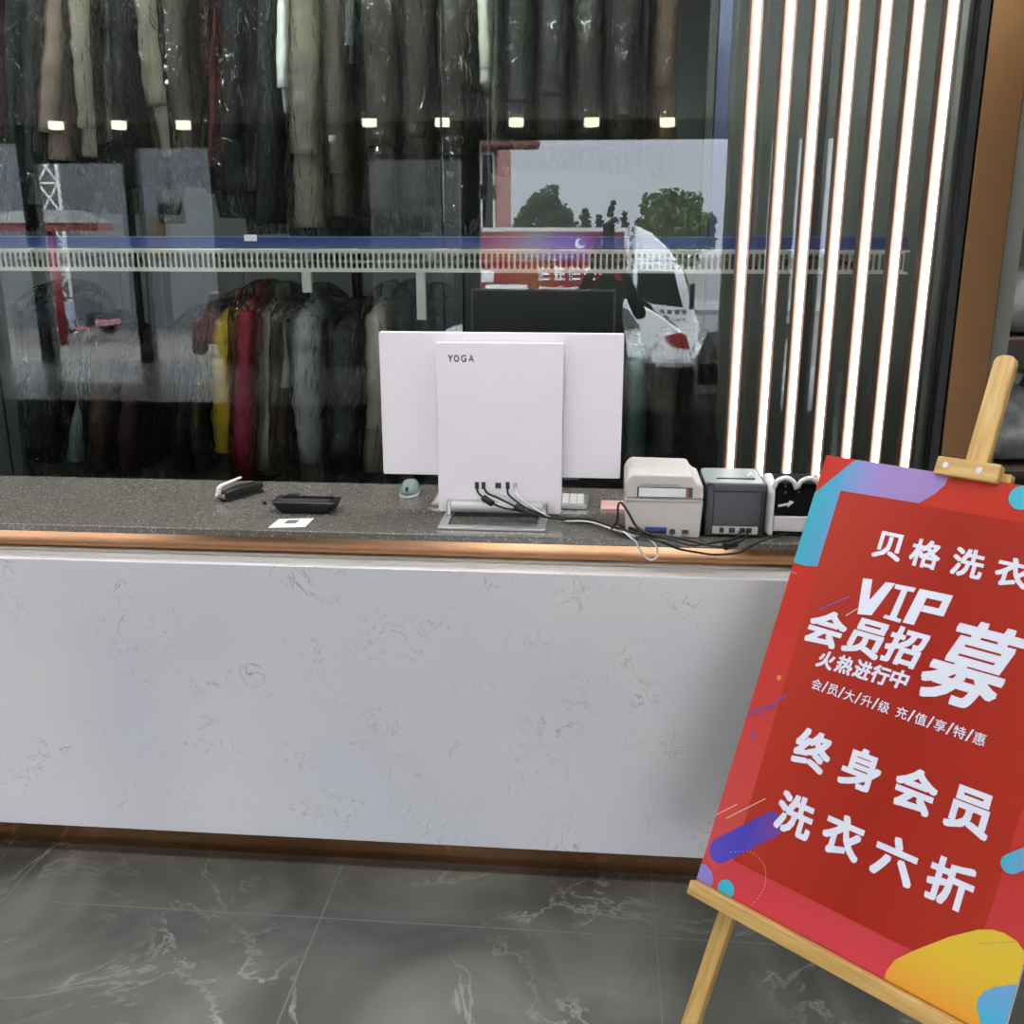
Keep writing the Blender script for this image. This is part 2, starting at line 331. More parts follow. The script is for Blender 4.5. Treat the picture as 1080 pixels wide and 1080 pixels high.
# ================================================================== RECEPTION COUNTER
PY, CT = 2.222, .90
ctr = thing('reception_counter', 'long white stone reception counter with grey speckled top and bronze trim bands', 'counter', (0, 0, 0))
CX0, CX1 = -4.3, .92
ob('front_panel', bx(CX0, CX1, PY, PY+.03, .092, .827), M['quartz'], ctr, bevel=.002)
ob('ledge', bx(CX0, CX1, PY+.0305, PY+.085, .805, .824), M['stone_grey'], ctr)
ob('ledge_lip', bx(CX0, CX1, PY+.074, PY+.086, .8243, .832), M['trim_white'], ctr, bevel=.002)
ob('apron', bx(CX0, CX1, PY+.087, PY+.105, .79, .882), M['bronze'], ctr)
ob('plinth', bx(CX0+.03, CX1-.03, PY+.058, PY+.08, 0, .10), M['bronze'], ctr)
ob('carcass', bx(CX0+.02, CX1-.02, PY+.106, 2.70, .0, .88), M['dark_plastic'], ctr)
ob('countertop', bx(CX0-.02, CX1+.02, 2.268, 2.745, .8825, CT), M['terrazzo'], ctr, bevel=.003)

# unseen fill lamps added for brightness: panels in the reception, battens in the hall
def fill_lamp(name, label, c, sx_, sy_, e, grp=None):
    t = thing(name, label, 'lamp', c, group=grp)
    ob('lamp_frame', box(bx(-sx_/2-.02, sx_/2+.02, -sy_/2-.02, sy_/2+.02, -.012, 0), -sx_/2, sx_/2, -sy_/2, sy_/2, -.02, -.0121), M['trim_white'], t)
    ob('diffuser', bx(-sx_/2, sx_/2, -sy_/2, sy_/2, -.028, -.0201), mat(name+'_diffuser', (1, .985, .96), .5, var=0, emit=e), t)
for k, x in enumerate((-2.3, -.8, .7)): fill_lamp('fill_panel', 'added unseen ceiling fill panel behind the counter, %s' % ('far end', 'middle', 'near the lit fins')[k], (x, 2.98, CZ), 1.2, .3, 8)  # added fill for the countertop and the lower clothes
for k, x in enumerate((-2.4, -.6, 1.2)): fill_lamp('fill_panel', 'added unseen ceiling fill panel on the customer side, %s' % ('far end', 'middle', 'above the signboard')[k], (x, 1.52, CZ), 1.2, .3, 9)  # added fill for the counter front and sign, kept out of the reflection
for k, x in enumerate((-2.6, -.6, 1.4)): fill_lamp('hall_fill', 'added unseen fill lamp on the hall ceiling above the %s bagged clothes' % ('leftmost', 'middle', 'rightmost')[k], (x, 3.66, 3.3), 1.5, .14, 60)  # added out of view to brighten the bagged clothes

# ================================================================== LIT FINS IN FRONT OF THE GLASS
for k, (xt, nm) in enumerate(zip((799.8, 835.2, 867.6, 902.4, 936.8, 971.6, 1007.6), ('first', 'second', 'third', 'fourth', 'fifth', 'sixth', 'seventh'))):
    xx = at(xt, 0, 3.22).x
    t = thing('light_fin', 'tall white glowing strip light in a bronze fin, %s from the left before the glass' % nm, 'strip light', (xx, 3.22, 0), group='lit fins in front of the glass')
    ob('bronze_channel', bx(-.0175, .0175, .006, .06, 0, 2.6), M['bronze_fin'], t, bevel=.0015)
    prism(b := BM(), rrect(-.0082, .0082, -.006, .0055, .003), .01, 2.59, XY)
    ob('diffuser', b, M['led'], t, smooth=False)

# ================================================================== CONVEYOR RAILS
cv = thing('garment_conveyor', 'white slotted garment rail below a blue beam running behind the glass', 'rail', (0, 3.62, 0))
zb1, zb0 = at(300, 264, 3.62).z, at(300, 285.5, 3.62).z
xa, xb = -3.4, at(958, 276, 3.62).x
pit = at(305.8, 276, 3.62).x-at(300, 276, 3.62).x; hb = zb1-zb0
bm = BM(); nc = int((xb-xa)/pit)
NA = 16
for k in range(nc):
    cx = xa+(k+.5)*pit; cz = (zb0+zb1)/2
    inn = rrect(cx-pit*.32, cx+pit*.32, cz-hb*.38, cz+hb*.38, pit*.31, 3)
    outr = []
    for x, z in inn:
        dx, dz = x-cx, z-cz
        s = min(pit/2/abs(dx) if abs(dx) > 1e-9 else 1e9, hb/2/abs(dz) if abs(dz) > 1e-9 else 1e9); outr.append((cx+dx*s, cz+dz*s))
    ai = [[bm.verts.new((x, d, z)) for x, z in inn] for d in (0, .004)]; ao = [[bm.verts.new((x, d, z)) for x, z in outr] for d in (0, .004)]
    n = len(inn)
    for i in range(n):
        j = (i+1) % n
        bm.faces.new((ai[0][i], ai[0][j], ao[0][j], ao[0][i])); bm.faces.new((ai[1][i], ao[1][i], ao[1][j], ai[1][j])); bm.faces.new((ai[0][i], ai[1][i], ai[1][j], ai[0][j]))
    for sx_ in (1, -1):                                # close the rectangle's corners
        pass
box(bm, xa, xb, -.006, .029, zb1-.003, zb1+.004); box(bm, xa, xb, -.006, .012, zb0-.004, zb0+.004)
ob('slotted_band', bm, M['rail_white'], cv)
zt = at(300, 249.5, 3.62).z
ob('beam', bx(xa, xb, .03, .075, zb1+.006, zt), M['blue'], cv, bevel=.004)
ob('rail_tube', cyl(BM(), (xa, .42, 1.47), (xb, .42, 1.47), .014), M['steel'], cv, smooth=True)
ob('rail_tube', cyl(BM(), (xa, .42, 2.96), (xb, .42, 2.96), .014), M['steel'], cv, smooth=True)
for px in (322, 452, 40, 900):
    x = at(px, 300, 3.66).x; ob('post', bx(x-.02, x+.02, .82, .86, 0, 2.98), M['alu_dark'], cv, bevel=.003)
    ob('bracket', bx(x-.012, x+.012, .075, .82, 1.485, 1.51), M['steel'], cv); ob('bracket', bx(x-.012, x+.012, .34, .82, 2.975, 3.0), M['steel'], cv)
for px, z_ in ((322, at(322, 309, 3.62).z), (443, at(443, 338, 3.62).z)):
    x = at(px, 295, 3.62).x; ob('drop_bracket', bx(x-.017, x+.017, .012, .03, z_, zb0), M['rail_white'], cv, bevel=.003)
c = at(261.5, 251, 3.62); ob('tag_plate', bx(c.x-.022, c.x+.022, .024, .0295, zt-.016, zt+.006), M['paper'], cv)

# ================================================================== GARMENTS
film_parts = []
def folds(th, z, seed, amp): return amp*(math.sin(3*th+seed*1.7+z*2.1)+.7*math.sin(5*th+seed*3.1-z*3)+.5*math.sin(8*th+seed))
def garment(name, label, col, xa, xb, wpx, ytop, ybot, Yd, railz, kind='coat', cover=True, col2=None, group='', rough=.85, depth=.21, gap=.0):
    pt, pb = at(xa, ytop, Yd-.2), at(xb, ybot, Yd-.2)
    if railz > 2: pt = Vector((pt.x-(pb.x-pt.x)*.45, Yd, 2.80))   # shoulders above the picture
    L = pt.z-pb.z; lean = pb.x-pt.x; tx = wpx*(Yd-.2)/F*.62
    sd = rnd.random()*20
    t = thing(name, label, 'garment', (pt.x, Yd, pb.z), group=group)
    N = 28; NS = 42
    def ctr(s): return lean*s
    def ring(s, hx, hy, amp, ex=.75):
        o = []
        for k in range(N):
            th = 2*PI*k/N; c, s_ = math.cos(th), math.sin(th)
            f = 1+folds(th, s*4, sd, amp)+.16*mnoise.noise(Vector((c*1.3+sd, s_*1.3, s*L*7)))+.07*mnoise.noise(Vector((c*2.6, s_*2.6+sd, s*L*19)))
            o.append(Vector((ctr(s)+hx*f*math.copysign(abs(c)**ex, c), hy*(1+.4*folds(th, s*4, sd, amp))*math.copysign(abs(s_)**ex, s_), L*(1-s))))
        return o
    prof = [(0, .32, .30), (.015, .42, .42), (.05, .72, .80), (.10, .86, .96), (.2, .92, 1), (.4, .86, .98), (.55, .84, .98), (.7, .92, 1.02), (.85, .98, 1.05), (1, 1.0, 1.07)]
    if kind == 'dress': prof = [(0, .35, .3), (.03, .6, .7), (.1, .75, .8), (.3, .62, .7), (.45, .72, .82), (.7, .9, .98), (1, 1.05, 1.1)]
    if kind == 'trousers': prof = [(0, .7, .7), (.06, .75, .75), (.3, .8, .78), (.6, .85, .72), (1, .9, .66)]
    def lerp(s):
        for (a, b, c), (d, e, f) in zip(prof, prof[1:]):
            if a <= s <= d: q = (s-a)/(d-a); return b+(e-b)*q, c+(f-c)*q
        return prof[-1][1:]
    bm = BM(); rings = []
    for i in range(NS+1):
        s = i/NS; s = s if i else 0; a, b = lerp(s); rings.append(ring(s, tx*a, depth*b, .02+.045*s))
    loft(bm, rings)
    if col2:
        for f in bm.faces:
            if f.calc_center_median().z < L*.42: f.material_index = 1
    ob('body', bm, [cloth(col, rough)]+([cloth(col2, rough)] if col2 else []), t, smooth=True)
    if kind in ('coat', 'jacket'):
        sl = L*(.86-.12*rnd.random()) if railz > 2 else L*(.93-.28*rnd.random())
        if name == 'padded_coat': sl = L*.74
        if name == 'jacket' and railz < 2: sl = L*.9
        for sg in (-1, 1):
            bm = BM(); pts = []; rad = []
            for i in range(29):
                q = i/28; pts.append((lean*(.06+q*sl/L)+tx*.12*math.sin(q*4+sd), sg*(depth*.86+.05*q+.012*math.sin(q*7+sd)), L-.055-q*sl))
                rad.append((tx*.80)*(1-.2*q)*(1+.09*mnoise.noise(Vector((sd, sg, q*9)))+.06*math.sin(q*L*38+sd)+.05*math.sin(q*L*61+sd*2)) if i else tx*.45)
            tube(bm, pts, rad, 14); ob('sleeve', bm, cloth(col, rough), t, smooth=True)
        bm = BM(); loft(bm, [[Vector((tx*.36*k_*math.cos(2*PI*k/16), .085*k_*math.sin(2*PI*k/16), L+dz)) for k in range(16)] for k_, dz in ((1.05, -.012), (1.0, .02), (.85, .045), (.7, .03))], False)
        ob('collar', bm, cloth(col, rough), t, smooth=True)
    # hanger
    bm = BM(); hz = railz-pb.z
    tube(bm, [(0, -.17, L-.05), (0, -.05, L+.005), (0, 0, L+.02), (0, .05, L+.005), (0, .17, L-.05)], .006, 6)
    tube(bm, smooth_path([(0, 0, L+.015), (0, 0, hz-.03), (0, .018, hz-.008), (0, .005, hz+.018), (0, -.016, hz+.008)], 4), .0016, 5)
    ob('hanger', bm, M['dark_steel'], t, smooth=True)
    if cover:
        bm = BM(); rings = []; ext = .10 if kind != 'trousers' else .04
        for i in range(53):
            s = i/52; z = L+.05-(L+.05+ext)*s; g = min(1, s/.1)**.6
            hx, hy = (tx*1.12+.004)*(.3+.7*g), (depth*(1.3 if kind in ('coat', 'jacket') else 1.17)+.05)*(.32+.68*g)
            if s > .9: k_ = 1-(s-.9)*1.8; hx *= k_; hy *= k_
            o = []
            for k in range(36):
                th = 2*PI*k/36; c_, s_ = math.cos(th), math.sin(th)
                nz = mnoise.noise(Vector((c_*1.6+sd, s_*1.6, z*4)))*.2+mnoise.noise(Vector((c_*3+sd, s_*3, z*10)))*.13+mnoise.noise(Vector((c_*6+sd, s_*6, z*24)))*.06
                o.append(Vector((lean*(1-z/L if L else 0)+hx*(1+nz)*math.copysign(abs(c_)**.8, c_), hy*(1+.25*nz)*math.copysign(abs(s_)**.8, s_), z)))
            rings.append(o)
        loft(bm, rings, False)
        ob('plastic_cover', bm, M['film'], t, smooth=True)
    return t
GU, GL_ = 'bagged clothes hanging on the upper rail', 'bagged clothes hanging on the lower rail'
UY, LY = 4.04, 4.04
UP = [ # name, label, colour, x at top, x at hem, width, hem y, kind, cover, second colour
 ('jacket', 'dark red jacket on the upper rail, at the far left of the window', '5e1c20', 2, 6, 26, 172, 'jacket', 1, None),
 ('coat', 'black coat hanging beside the dark red jacket at the far left', '181a1b', 24, 20, 26, 240, 'coat', 1, None),
 ('coat', 'dark slate coat in film between black coat and patterned pink blouse', '30393a', 40, 38, 22, 215, 'coat', 1, None),
 ('blouse', 'pink and beige blouse with dark patches on the upper rail', 'b59a86', 66, 60, 28, 168, 'jacket', 1, None),
 ('coat', 'pale beige coat beside the pink patterned blouse on the upper rail', 'bdb29a', 92, 97, 30, 164, 'coat', 1, None),
 ('dress', 'slim pale green dress showing as a narrow strip beside the beige coat', '8d9a76', 111, 117, 12, 150, 'dress', 1, None),
 ('coat', 'black coat between slim green dress and leaning khaki coat', '1b1e20', 133, 130, 30, 196, 'coat', 1, None),
 ('coat', 'leaning khaki coat on the upper rail above the grey reflected wall', 'aea38b', 153, 186, 34, 165, 'coat', 1, None),
 ('coat', 'brown grey coat just right of the leaning khaki coat', '4e483f', 188, 200, 26, 158, 'coat', 1, None),
 ('dress', 'dark red dress in clear film on the upper rail', '762227', 228, 226, 18, 174, 'dress', 1, None),
 ('coat', 'black coat just right of the dark red dress', '161819', 251, 247, 28, 200, 'coat', 1, None),
 ('trousers', 'charcoal trousers in film left of the narrow white shirt', '2b2d2e', 277, 273, 28, 236, 'trousers', 1, None),
 ('shirt', 'narrow white shirt ending high beside the long beige padded coat', 'c3cdc8', 300, 304, 14, 118, 'jacket', 0, None),
 ('padded_coat', 'longest beige padded coat reaching down to the blue beam', 'a39d82', 326, 326, 36, 240, 'coat', 1, None),
 ('coat', 'dull brown coat right behind the long beige padded coat', '57503f', 356, 361, 26, 228, 'coat', 1, None),
 ('shirt', 'thin off-white shirt sleeve right of the dull brown coat', 'b7c2b6', 373, 372, 9, 66, 'jacket', 1, None),
 ('coat', 'dark brown coat in shiny film right of the thin off-white shirt', '3b3731', 404, 401, 40, 222, 'coat', 1, None),
 ('coat', 'dark taupe coat in film left of the glass joint', '393630', 441, 439, 34, 216, 'coat', 1, None),
 ('coat', 'near-black coat in film right of the glass joint', '24231f', 482, 480, 32, 230, 'coat', 1, None),
 ('shirt', 'pale cream shirt on the upper rail above the street doorway reflection', 'bfc4ae', 510, 511, 13, 88, 'jacket', 0, None),
 ('dress', 'slim sage dress just right of the pale cream shirt', '7f8770', 522, 523, 11, 150, 'dress', 1, None),
 ('coat', 'deep green coat in film right of the slim sage dress', '2c332c', 548, 546, 30, 140, 'coat', 1, None),
 ('coat', 'dark grey coat in film above the reflected left tree', '2d2f2c', 582, 582, 32, 142, 'coat', 1, None),
 ('coat', 'olive black coat in film above the reflected dark pines', '2b2c25', 618, 618, 30, 142, 'coat', 1, None),
 ('coat', 'black coat in film left of the brown coat on the upper rail', '20221e', 655, 654, 30, 145, 'coat', 1, None),
 ('coat', 'brown coat in film at the right end of the upper rail', '66503a', 700, 698, 22, 150, 'coat', 1, None),
]
for n, l, c, a, b, wd, yb, k, cov, c2 in UP:
    garment(n, l, c, a, b, wd, 0, yb, UY+rnd.uniform(-.03, .03), 2.96, k, cov, c2, GU)
LO = [ # name, label, colour, x top, x hem, width, top y, hem y, kind, second colour
 ('coat', 'long black coat at the far left of the lower rail', '0e0f10', 42, 50, 40, 312, 488, 'coat', None),
 ('dress', 'pale sage dress behind the reflected road on the lower rail', '8fa091', 86, 80, 24, 345, 486, 'dress', None),
 ('jacket', 'dark brown jacket in shiny film left of the maroon jacket', '2d1d18', 108, 112, 30, 360, 492, 'jacket', None),
 ('jacket', 'maroon jacket in film left of the dark window stile', '2a1214', 139, 141, 26, 365, 495, 'jacket', None),
 ('coat', 'narrow black coat hanging just left of the yellow jacket', '0f1011', 198, 199, 20, 338, 500, 'coat', None),
 ('coat', 'smoky grey coat in film half behind the yellow jacket', '2e3230', 212, 210, 16, 334, 498, 'coat', None),
 ('jacket', 'bright yellow jacket on the lower rail', 'f2ba10', 240, 238, 33, 321, 476, 'jacket', None),
 ('long_coat', 'bright red long coat in film beside the yellow jacket', 'a81d2c', 261, 261, 28, 312, 515, 'coat', None),
 ('long_coat', 'cream long coat in film between red coat and two-tone dress', 'c4b89d', 282, 284, 26, 314, 500, 'coat', None),
 ('dress', 'two-tone dress, white above and dark brown below, on the lower rail', 'c3c5bf', 300, 297, 21, 326, 470, 'dress', '3b2523'),
 ('long_coat', 'light grey long coat in the middle of the lower rail', 'b0b4ac', 322, 331, 36, 316, 515, 'coat', None),
 ('coat', 'dark coat in wrinkled shiny film right of the light grey long coat', '26292a', 365, 364, 34, 332, 500, 'coat', None),
 ('coat', 'off-white coat partly hidden by the left edge of the monitor', 'c6c0aa', 400, 396, 30, 314, 497, 'coat', None),
 ('coat', 'black coat in film above the upper left corner of the monitor', '1c2021', 424, 424, 24, 312, 495, 'coat', None),
 ('coat', 'dusky purple coat just above the monitor top edge', '2f2c38', 452, 452, 26, 316, 495, 'coat', None),
 ('jacket', 'teal jacket in film right beside the white monitor', '5d7f7d', 672, 668, 24, 366, 480, 'jacket', None),
 ('jacket', 'dark taupe jacket in film between teal jacket and black dress', '4a4640', 704, 700, 24, 366, 470, 'jacket', None),
 ('dress', 'black dress in glittering film behind the label printer', '121516', 738, 738, 26, 362, 495, 'dress', None),
]
for n, l, c, a, b, wd, yt, yb, k, c2 in LO:
    garment(n, l, c, a, b, wd, yt, yb, LY+rnd.uniform(-.04, .04), 1.47, k, True, c2, GL_)
ws = thing('shop_floor_cable', 'thin black cable hanging along the dark window stile at left', 'cable', (0, 0, 0))
ob('wire', tube(BM(), smooth_path([at(160, 285, 4.4), at(163, 340, 4.4), at(166, 380, 4.395), at(162, 420, 4.4), at(157, 470, 4.4), at(156, 520, 4.4), at(157, 640, 4.4)]), .005, 6), M['rubber'], ws, smooth=True)
tag(ws, 'thin black cable hanging along the dark window stile at left', 'cable'); ws.name = 'hanging_cable'

# ================================================================== ALL-IN-ONE COMPUTER
SYf = 2.45
a0, a1, b0 = at(459, 361, SYf), at(594.5, 361, SYf), at(526, 541, SYf)
pc = thing('desktop_computer', 'white all-in-one computer seen from behind on the counter', 'computer', (0, 0, 0))
b = prism(BM(), rrect(a0.x, a1.x, b0.z, a0.z, .006), SYf, SYf+.022, XZ); ob('rear_housing', b, M['pc_white'], pc, bevel=.002)
s0, s1, sb = at(400.5, 349.5, 2.50), at(658.5, 349.5, 2.50), at(530, 501, 2.50)
b = prism(BM(), rrect(s0.x, s1.x, sb.z, s0.z, .004), 2.485, 2.51, XZ); mo = ob('monitor', b, M['pc_white'], pc, bevel=.002)
ob('screen', bx(s0.x+.008, s1.x-.008, 2.5102, 2.5115, sb.z+.008, s0.z-.008), M['screen'], mo)
ob('mount', bx(a0.x+.06, a1.x-.06, SYf+.0222, 2.4848, sb.z+.05, s0.z-.06), M['silver'], pc)
p0 = at(603, 500.5, 2.47); ob('chin_sensor', bx(p0.x-.02, p0.x+.018, 2.488, 2.508, sb.z-.006, sb.z-.0002), mat('blue_grey_plastic', '50526a', .4), pc, bevel=.002)
f0, f1, f2 = atz(461, 558.5, CT), atz(575.5, 559, CT), atz(577, 541, CT)
fy0, fy1 = f0.y, f2.y+.06
b = BM()
for q in ((f0.x, f1.x, fy0, fy0+.026), (f0.x, f0.x+.022, fy0+.026, fy1), (f1.x-.022, f1.x, fy0+.026, fy1), (f0.x+.022, f1.x-.022, fy1-.03, fy1)): box(b, q[0], q[1], q[2], q[3], CT+.0003, CT+.006)
ob('stand_foot', b, M['silver'], pc, bevel=.002)
h0, h1 = at(472, 534, SYf-.015), at(577, 536, SYf-.015)
ob('hinge_bar', cyl(BM(), (h0.x, SYf-.015, CT+.026), (h1.x, SYf-.015, CT+.026), .0145, 28), M['satin_grey'], pc, smooth=False)
for x in (h0.x, h1.x-.011): ob('hinge_bracket', bx(x, x+.011, SYf-.03, SYf-.002, CT+.0062, CT+.041), M['silver'], pc, bevel=.002)
ob('port_cover', bx(at(483, 522, SYf).x, at(569, 522, SYf).x, SYf-.003, SYf-.0003, at(526, 528, SYf).z, at(526, 520.5, SYf).z), M['pc_white'], pc, bevel=.001)
def sl(px, py, dx, dz, m, nm):
    p = at(px, py, SYf); ob(nm, bx(p.x-dx, p.x+dx, SYf-.0012, SYf-.0002, p.z-dz, p.z+dz), m, pc)
for px in (503, 510, 535.5): sl(px, 512, .005, .009, M['black'], 'port')
sl(525.5, 512, .0075, .007, M['black'], 'port'); sl(517, 511.5, .0035, .007, M['paper'], 'port'); sl(543.5, 513, .005, .009, M['grey_plastic'], 'port')
bm = BM()
for ch, px in (('Y', 475), ('O', 481.5), ('G', 489), ('A', 497)):
    p = at(px, 378, SYf); t_ = text_bm(ch, p.x, p.z, .013, .0175, .02)
    for v in t_.verts: v.co = Vector((v.co.x, SYf-.0006, v.co.y))
    merge(bm, t_)
ob('logo', bm, mat('mirror_chrome', 'd2ccd2', .12, 1, var=0), pc)
# keyboard behind the computer
k0, k1 = atz(455, 534, CT), atz(620, 533, CT)
kb = thing('keyboard', 'thin silver keyboard lying on the counter behind the computer', 'keyboard', (k0.x, k0.y, CT))
KW = k1.x-k0.x
ob('tray', bx(0, KW, 0, .115, .0005, .012), M['silver'], kb, bevel=.003)
bm = BM()
for r_ in range(5):
    for c_ in range(20):
        x = .008+c_*(KW-.016)/20; box(bm, x, x+(KW-.016)/20-.003, .008+r_*.02, .008+r_*.02+.017, .0123, .0155)
ob('keys', bm, M['white_plastic'], kb)
# mouse
mp_ = atz(432, 522, CT)
ms = thing('computer_mouse', 'small teal grey mouse on the counter left of the computer', 'mouse', (mp_.x, mp_.y, CT))
bm = BM(); loft(bm, [[Vector((.027*k_*math.cos(2*PI*k/24), .048*k_*math.sin(2*PI*k/24)+.01*z*30, z)) for k in range(24)] for k_, z in ((.94, .0005), (1, .004), (1, .009))]); ob('base', bm, M['white_plastic'], ms, smooth=False)
bm = BM(); loft(bm, [[Vector((.026*math.cos(i*PI/16)**.6*math.cos(2*PI*k/24), .047*math.cos(i*PI/16)**.8*math.sin(2*PI*k/24)+.002+.002*i, .0095+.03*math.sin(i*PI/16))) for k in range(24)] for i in range(8)]); ob('shell', bm, mat('teal_grey_shell', '7d8f8c', .35), ms, smooth=True)
ob('scroll_wheel', bx(-.003, .003, -.043, -.026, .022, .031), M['black'], ms, bevel=.001)
# pink note pad
q0, q1 = atz(634, 541, CT), atz(656, 541, CT)
nt_ = thing('note_pad', 'pale pink note pad lying left of the label printer', 'note pad', (q0.x, q0.y, CT))
ob('sheets', bx(0, q1.x-q0.x+.02, 0, .085, .0005, .011), mat('pink_paper', 'c9a29c', .7), nt_)
ob('backing', bx(-.001, q1.x-q0.x+.021, -.001, .086, 0.0001, .0006), M['grey_plastic'], nt_)

# ================================================================== STAPLER, TERMINAL, CARD
sp_ = atz(235, 529, CT); se_ = atz(269, 520, CT)
ang = math.atan2(se_.y-sp_.y, se_.x-sp_.x)
st = thing('stapler', 'black and white stapler on the counter left of the card terminal', 'stapler', (sp_.x, sp_.y, CT), (0, 0, ang))
LS = .13
ob('base', bx(0, LS, -.014, .014, .0006, .008), M['black'], st, bevel=.002)
b = prism(BM(), [(0, .013), (LS*.95, .01), (LS, .02), (LS*.97, .03), (LS*.4, .032), (.005, .026)], -.016, .012, XZ); ob('body', b, M['black'], st, bevel=.004)
b = prism(BM(), [(-.008, .012), (.0, .036), (.012, .042), (LS*.62, .05), (LS*.62, .046), (.012, .034), (.006, .010)], .013, .022, XZ); ob('lever', b, M['white_plastic'], st, bevel=.002)
ob('front_clip', bx(-.006, .0, -.012, .012, .009, .02), M['silver'], st, bevel=.002)
T0, T1 = atz(296, 541.5, CT), atz(342, 542, CT)
tm = thing('card_terminal', 'flat black card terminal lying on the counter with its wedge edge forward', 'terminal', (T0.x, T0.y, CT))
W_ = T1.x-T0.x
bm = BM(); lo = [(0, 0), (W_, 0), (W_+.02, .05), (-.015, .05)]; hi = [(-.024, -.006), (W_+.03, -.006), (W_+.034, .062), (-.026, .064)]
V0 = [bm.verts.new((x, y, .0006)) for x, y in lo]; V1 = [bm.verts.new((x, y, .031)) for x, y in hi]
bm.faces.new(V0[::-1]); bm.faces.new(V1)
for k in range(4): bm.faces.new((V0[k], V0[(k+1) % 4], V1[(k+1) % 4], V1[k]))
ob('housing', bm, M['black'], tm, bevel=.003)
ob('keypad', bx(-.01, W_+.012, .002, .03, .0312, .0325), M['dark_plastic'], tm, bevel=.001)
ob('display', bx(-.005, W_+.015, .034, .056, .0312, .033), M['screen'], tm, bevel=.001)
b = prism(BM(), [(.002, .033), (.034, .033), (.034, .039), (.008, .039)], .05, .063, XZ); ob('raised_hinge', b, M['dark_plastic'], tm)
sm = atz(279, 532, CT); tag(ob('black_cap', lathe(BM(), [(.001, 0), (.005, 0), (.0055, .006), (.004, .009), (.001, .0095)], 14, (sm.x, sm.y, CT+.0003)), M['black'], smooth=False), 'tiny black cap lying left of the flat card terminal', 'cap')
c0, c1, c2, c3 = atz(283, 557, CT), atz(322, 556, CT), atz(331, 547, CT), atz(294, 548, CT)
cdm = bmesh.new(); prism(cdm, [(c0.x, c0.y), (c1.x, c1.y), (c2.x, c2.y), (c3.x, c3.y)], CT+.0003, CT+.0013, XY)
cdo = tag(ob('payment_card', cdm, M['paper']), 'white card lying flat at the counter edge in front of the terminal', 'card')
g0, g1, g2, g3 = atz(299, 553, CT), atz(312, 552.5, CT), atz(316, 549, CT), atz(304, 549, CT)
cdm = bmesh.new(); prism(cdm, [(g0.x, g0.y), (g1.x, g1.y), (g2.x, g2.y), (g3.x, g3.y)], CT+.0014, CT+.0017, XY); ob('printed_patch', cdm, mat('slate_print', '5f6473', .6), cdo)

# ================================================================== PRINTERS
# beige label printer
l0, l1 = atz(660, 566, CT), atz(737, 567, CT); PYl = l0.y
lp = thing('label_printer', 'beige label printer with a paper roll window on the counter', 'printer', (l0.x, PYl, CT))
WL = l1.x-l0.x; zz = lambda py: at(700, py, PYl).z-CT
zm, ztp = zz(528), zz(497)
DP = .20
b = prism(BM(), [(0, .001), (WL, .001), (WL+.006, zm), (-.004, zm)], 0, DP, XZ); ob('lower_case', b, M['beige_plastic'], lp, bevel=.003)
zr = zz(513); ztp = at(700, 485, PYl+.16).z-CT-.036
b = prism(BM(), [(-.004, zm+.001), (WL+.006, zm+.001), (WL+.006, zr), (WL-.006, zr+.004), (WL-.014, ztp+.02), (WL-.022, ztp+.034), (.012, ztp+.036), (.002, ztp+.026), (-.004, zr+.004)], .006, DP-.006, XZ)
ob('lid', b, M['beige_plastic'], lp, bevel=.006)
x0, x1 = at(672, 520, PYl).x-l0.x, at(727, 520, PYl).x-l0.x
z0, z1 = zz(525), zz(514.5)
ob('roll_window', bx(x0, x1+.008, .0035, .0058, z0, z1), M['black'], lp)
ob('paper_roll', bx(x0+.004, x1-.008, .001, .0034, z0+.002, z1-.002), M['paper'], lp)
ob('orange_guide', bx(x1-.007, x1-.002, .0008, .0034, z0+.002, z1-.002), mat('orange_plastic', 'b5622c', .5), lp)
ob('top_ridge', bx(.03, WL-.05, .003, .0055, ztp+.012, ztp+.016), M['grey_plastic'], lp, bevel=.001)
ob('tear_bar', bx(-.002, WL+.004, -.002, .003, zm-.002, zm+.003), M['grey_plastic'], lp, bevel=.001)
ob('parallel_port', bx(at(680, 560, PYl).x-l0.x, at(703, 560, PYl).x-l0.x, -.004, -.0002, zz(562.5), zz(556)), mat('blue_port', '2d4e96', .4), lp, bevel=.001)
b = cyl(BM(), (at(709, 561, PYl).x-l0.x, -.003, zz(560.5)), (at(709, 561, PYl).x-l0.x, -.0002, zz(560.5)), .007, 18); ob('round_port', b, M['black'], lp)
ob('power_socket', bx(at(719, 560, PYl).x-l0.x, at(726, 560, PYl).x-l0.x, -.003, -.0002, zz(562), zz(558.5)), M['black'], lp)
# black receipt printer
r0, r1 = atz(750, 567, CT), atz(806, 567.5, CT); PYr = r0.y
rp_ = thing('receipt_printer', 'black receipt printer with a grey top on the counter', 'printer', (r0.x, PYr, CT))
WR = r1.x-r0.x; zz = lambda py: at(778, py, PYr).z-CT
xo = at(744, 540, PYr).x-r0.x
zt_ = zz(511); zc_ = at(778, 498, PYr+.16).z-CT
ob('case', bx(xo, WR, .006, .17, .0, zt_), M['black'], rp_, bevel=.005)
ob('rear_panel', bx(.002, WR-.013, .001, .0058, zz(555), zz(519)), M['dark_plastic'], rp_, bevel=.001)
ob('upper_band', bx(.0, WR-.004, .0005, .0058, zz(518.4), zt_-.002), M['dark_plastic'], rp_, bevel=.001)
ob('port_plate', bx(.002, WR-.017, .002, .0055, zz(563.5), zz(555.6)), M['grey_plastic'], rp_)
for px, dd in ((761, .005), (772, .007), (783, .006), (790, .006)): ob('port', bx(at(px, 559, PYr).x-r0.x-dd, at(px, 559, PYr).x-r0.x+dd, -.001, .0018, zz(562), zz(557)), M['black'], rp_)
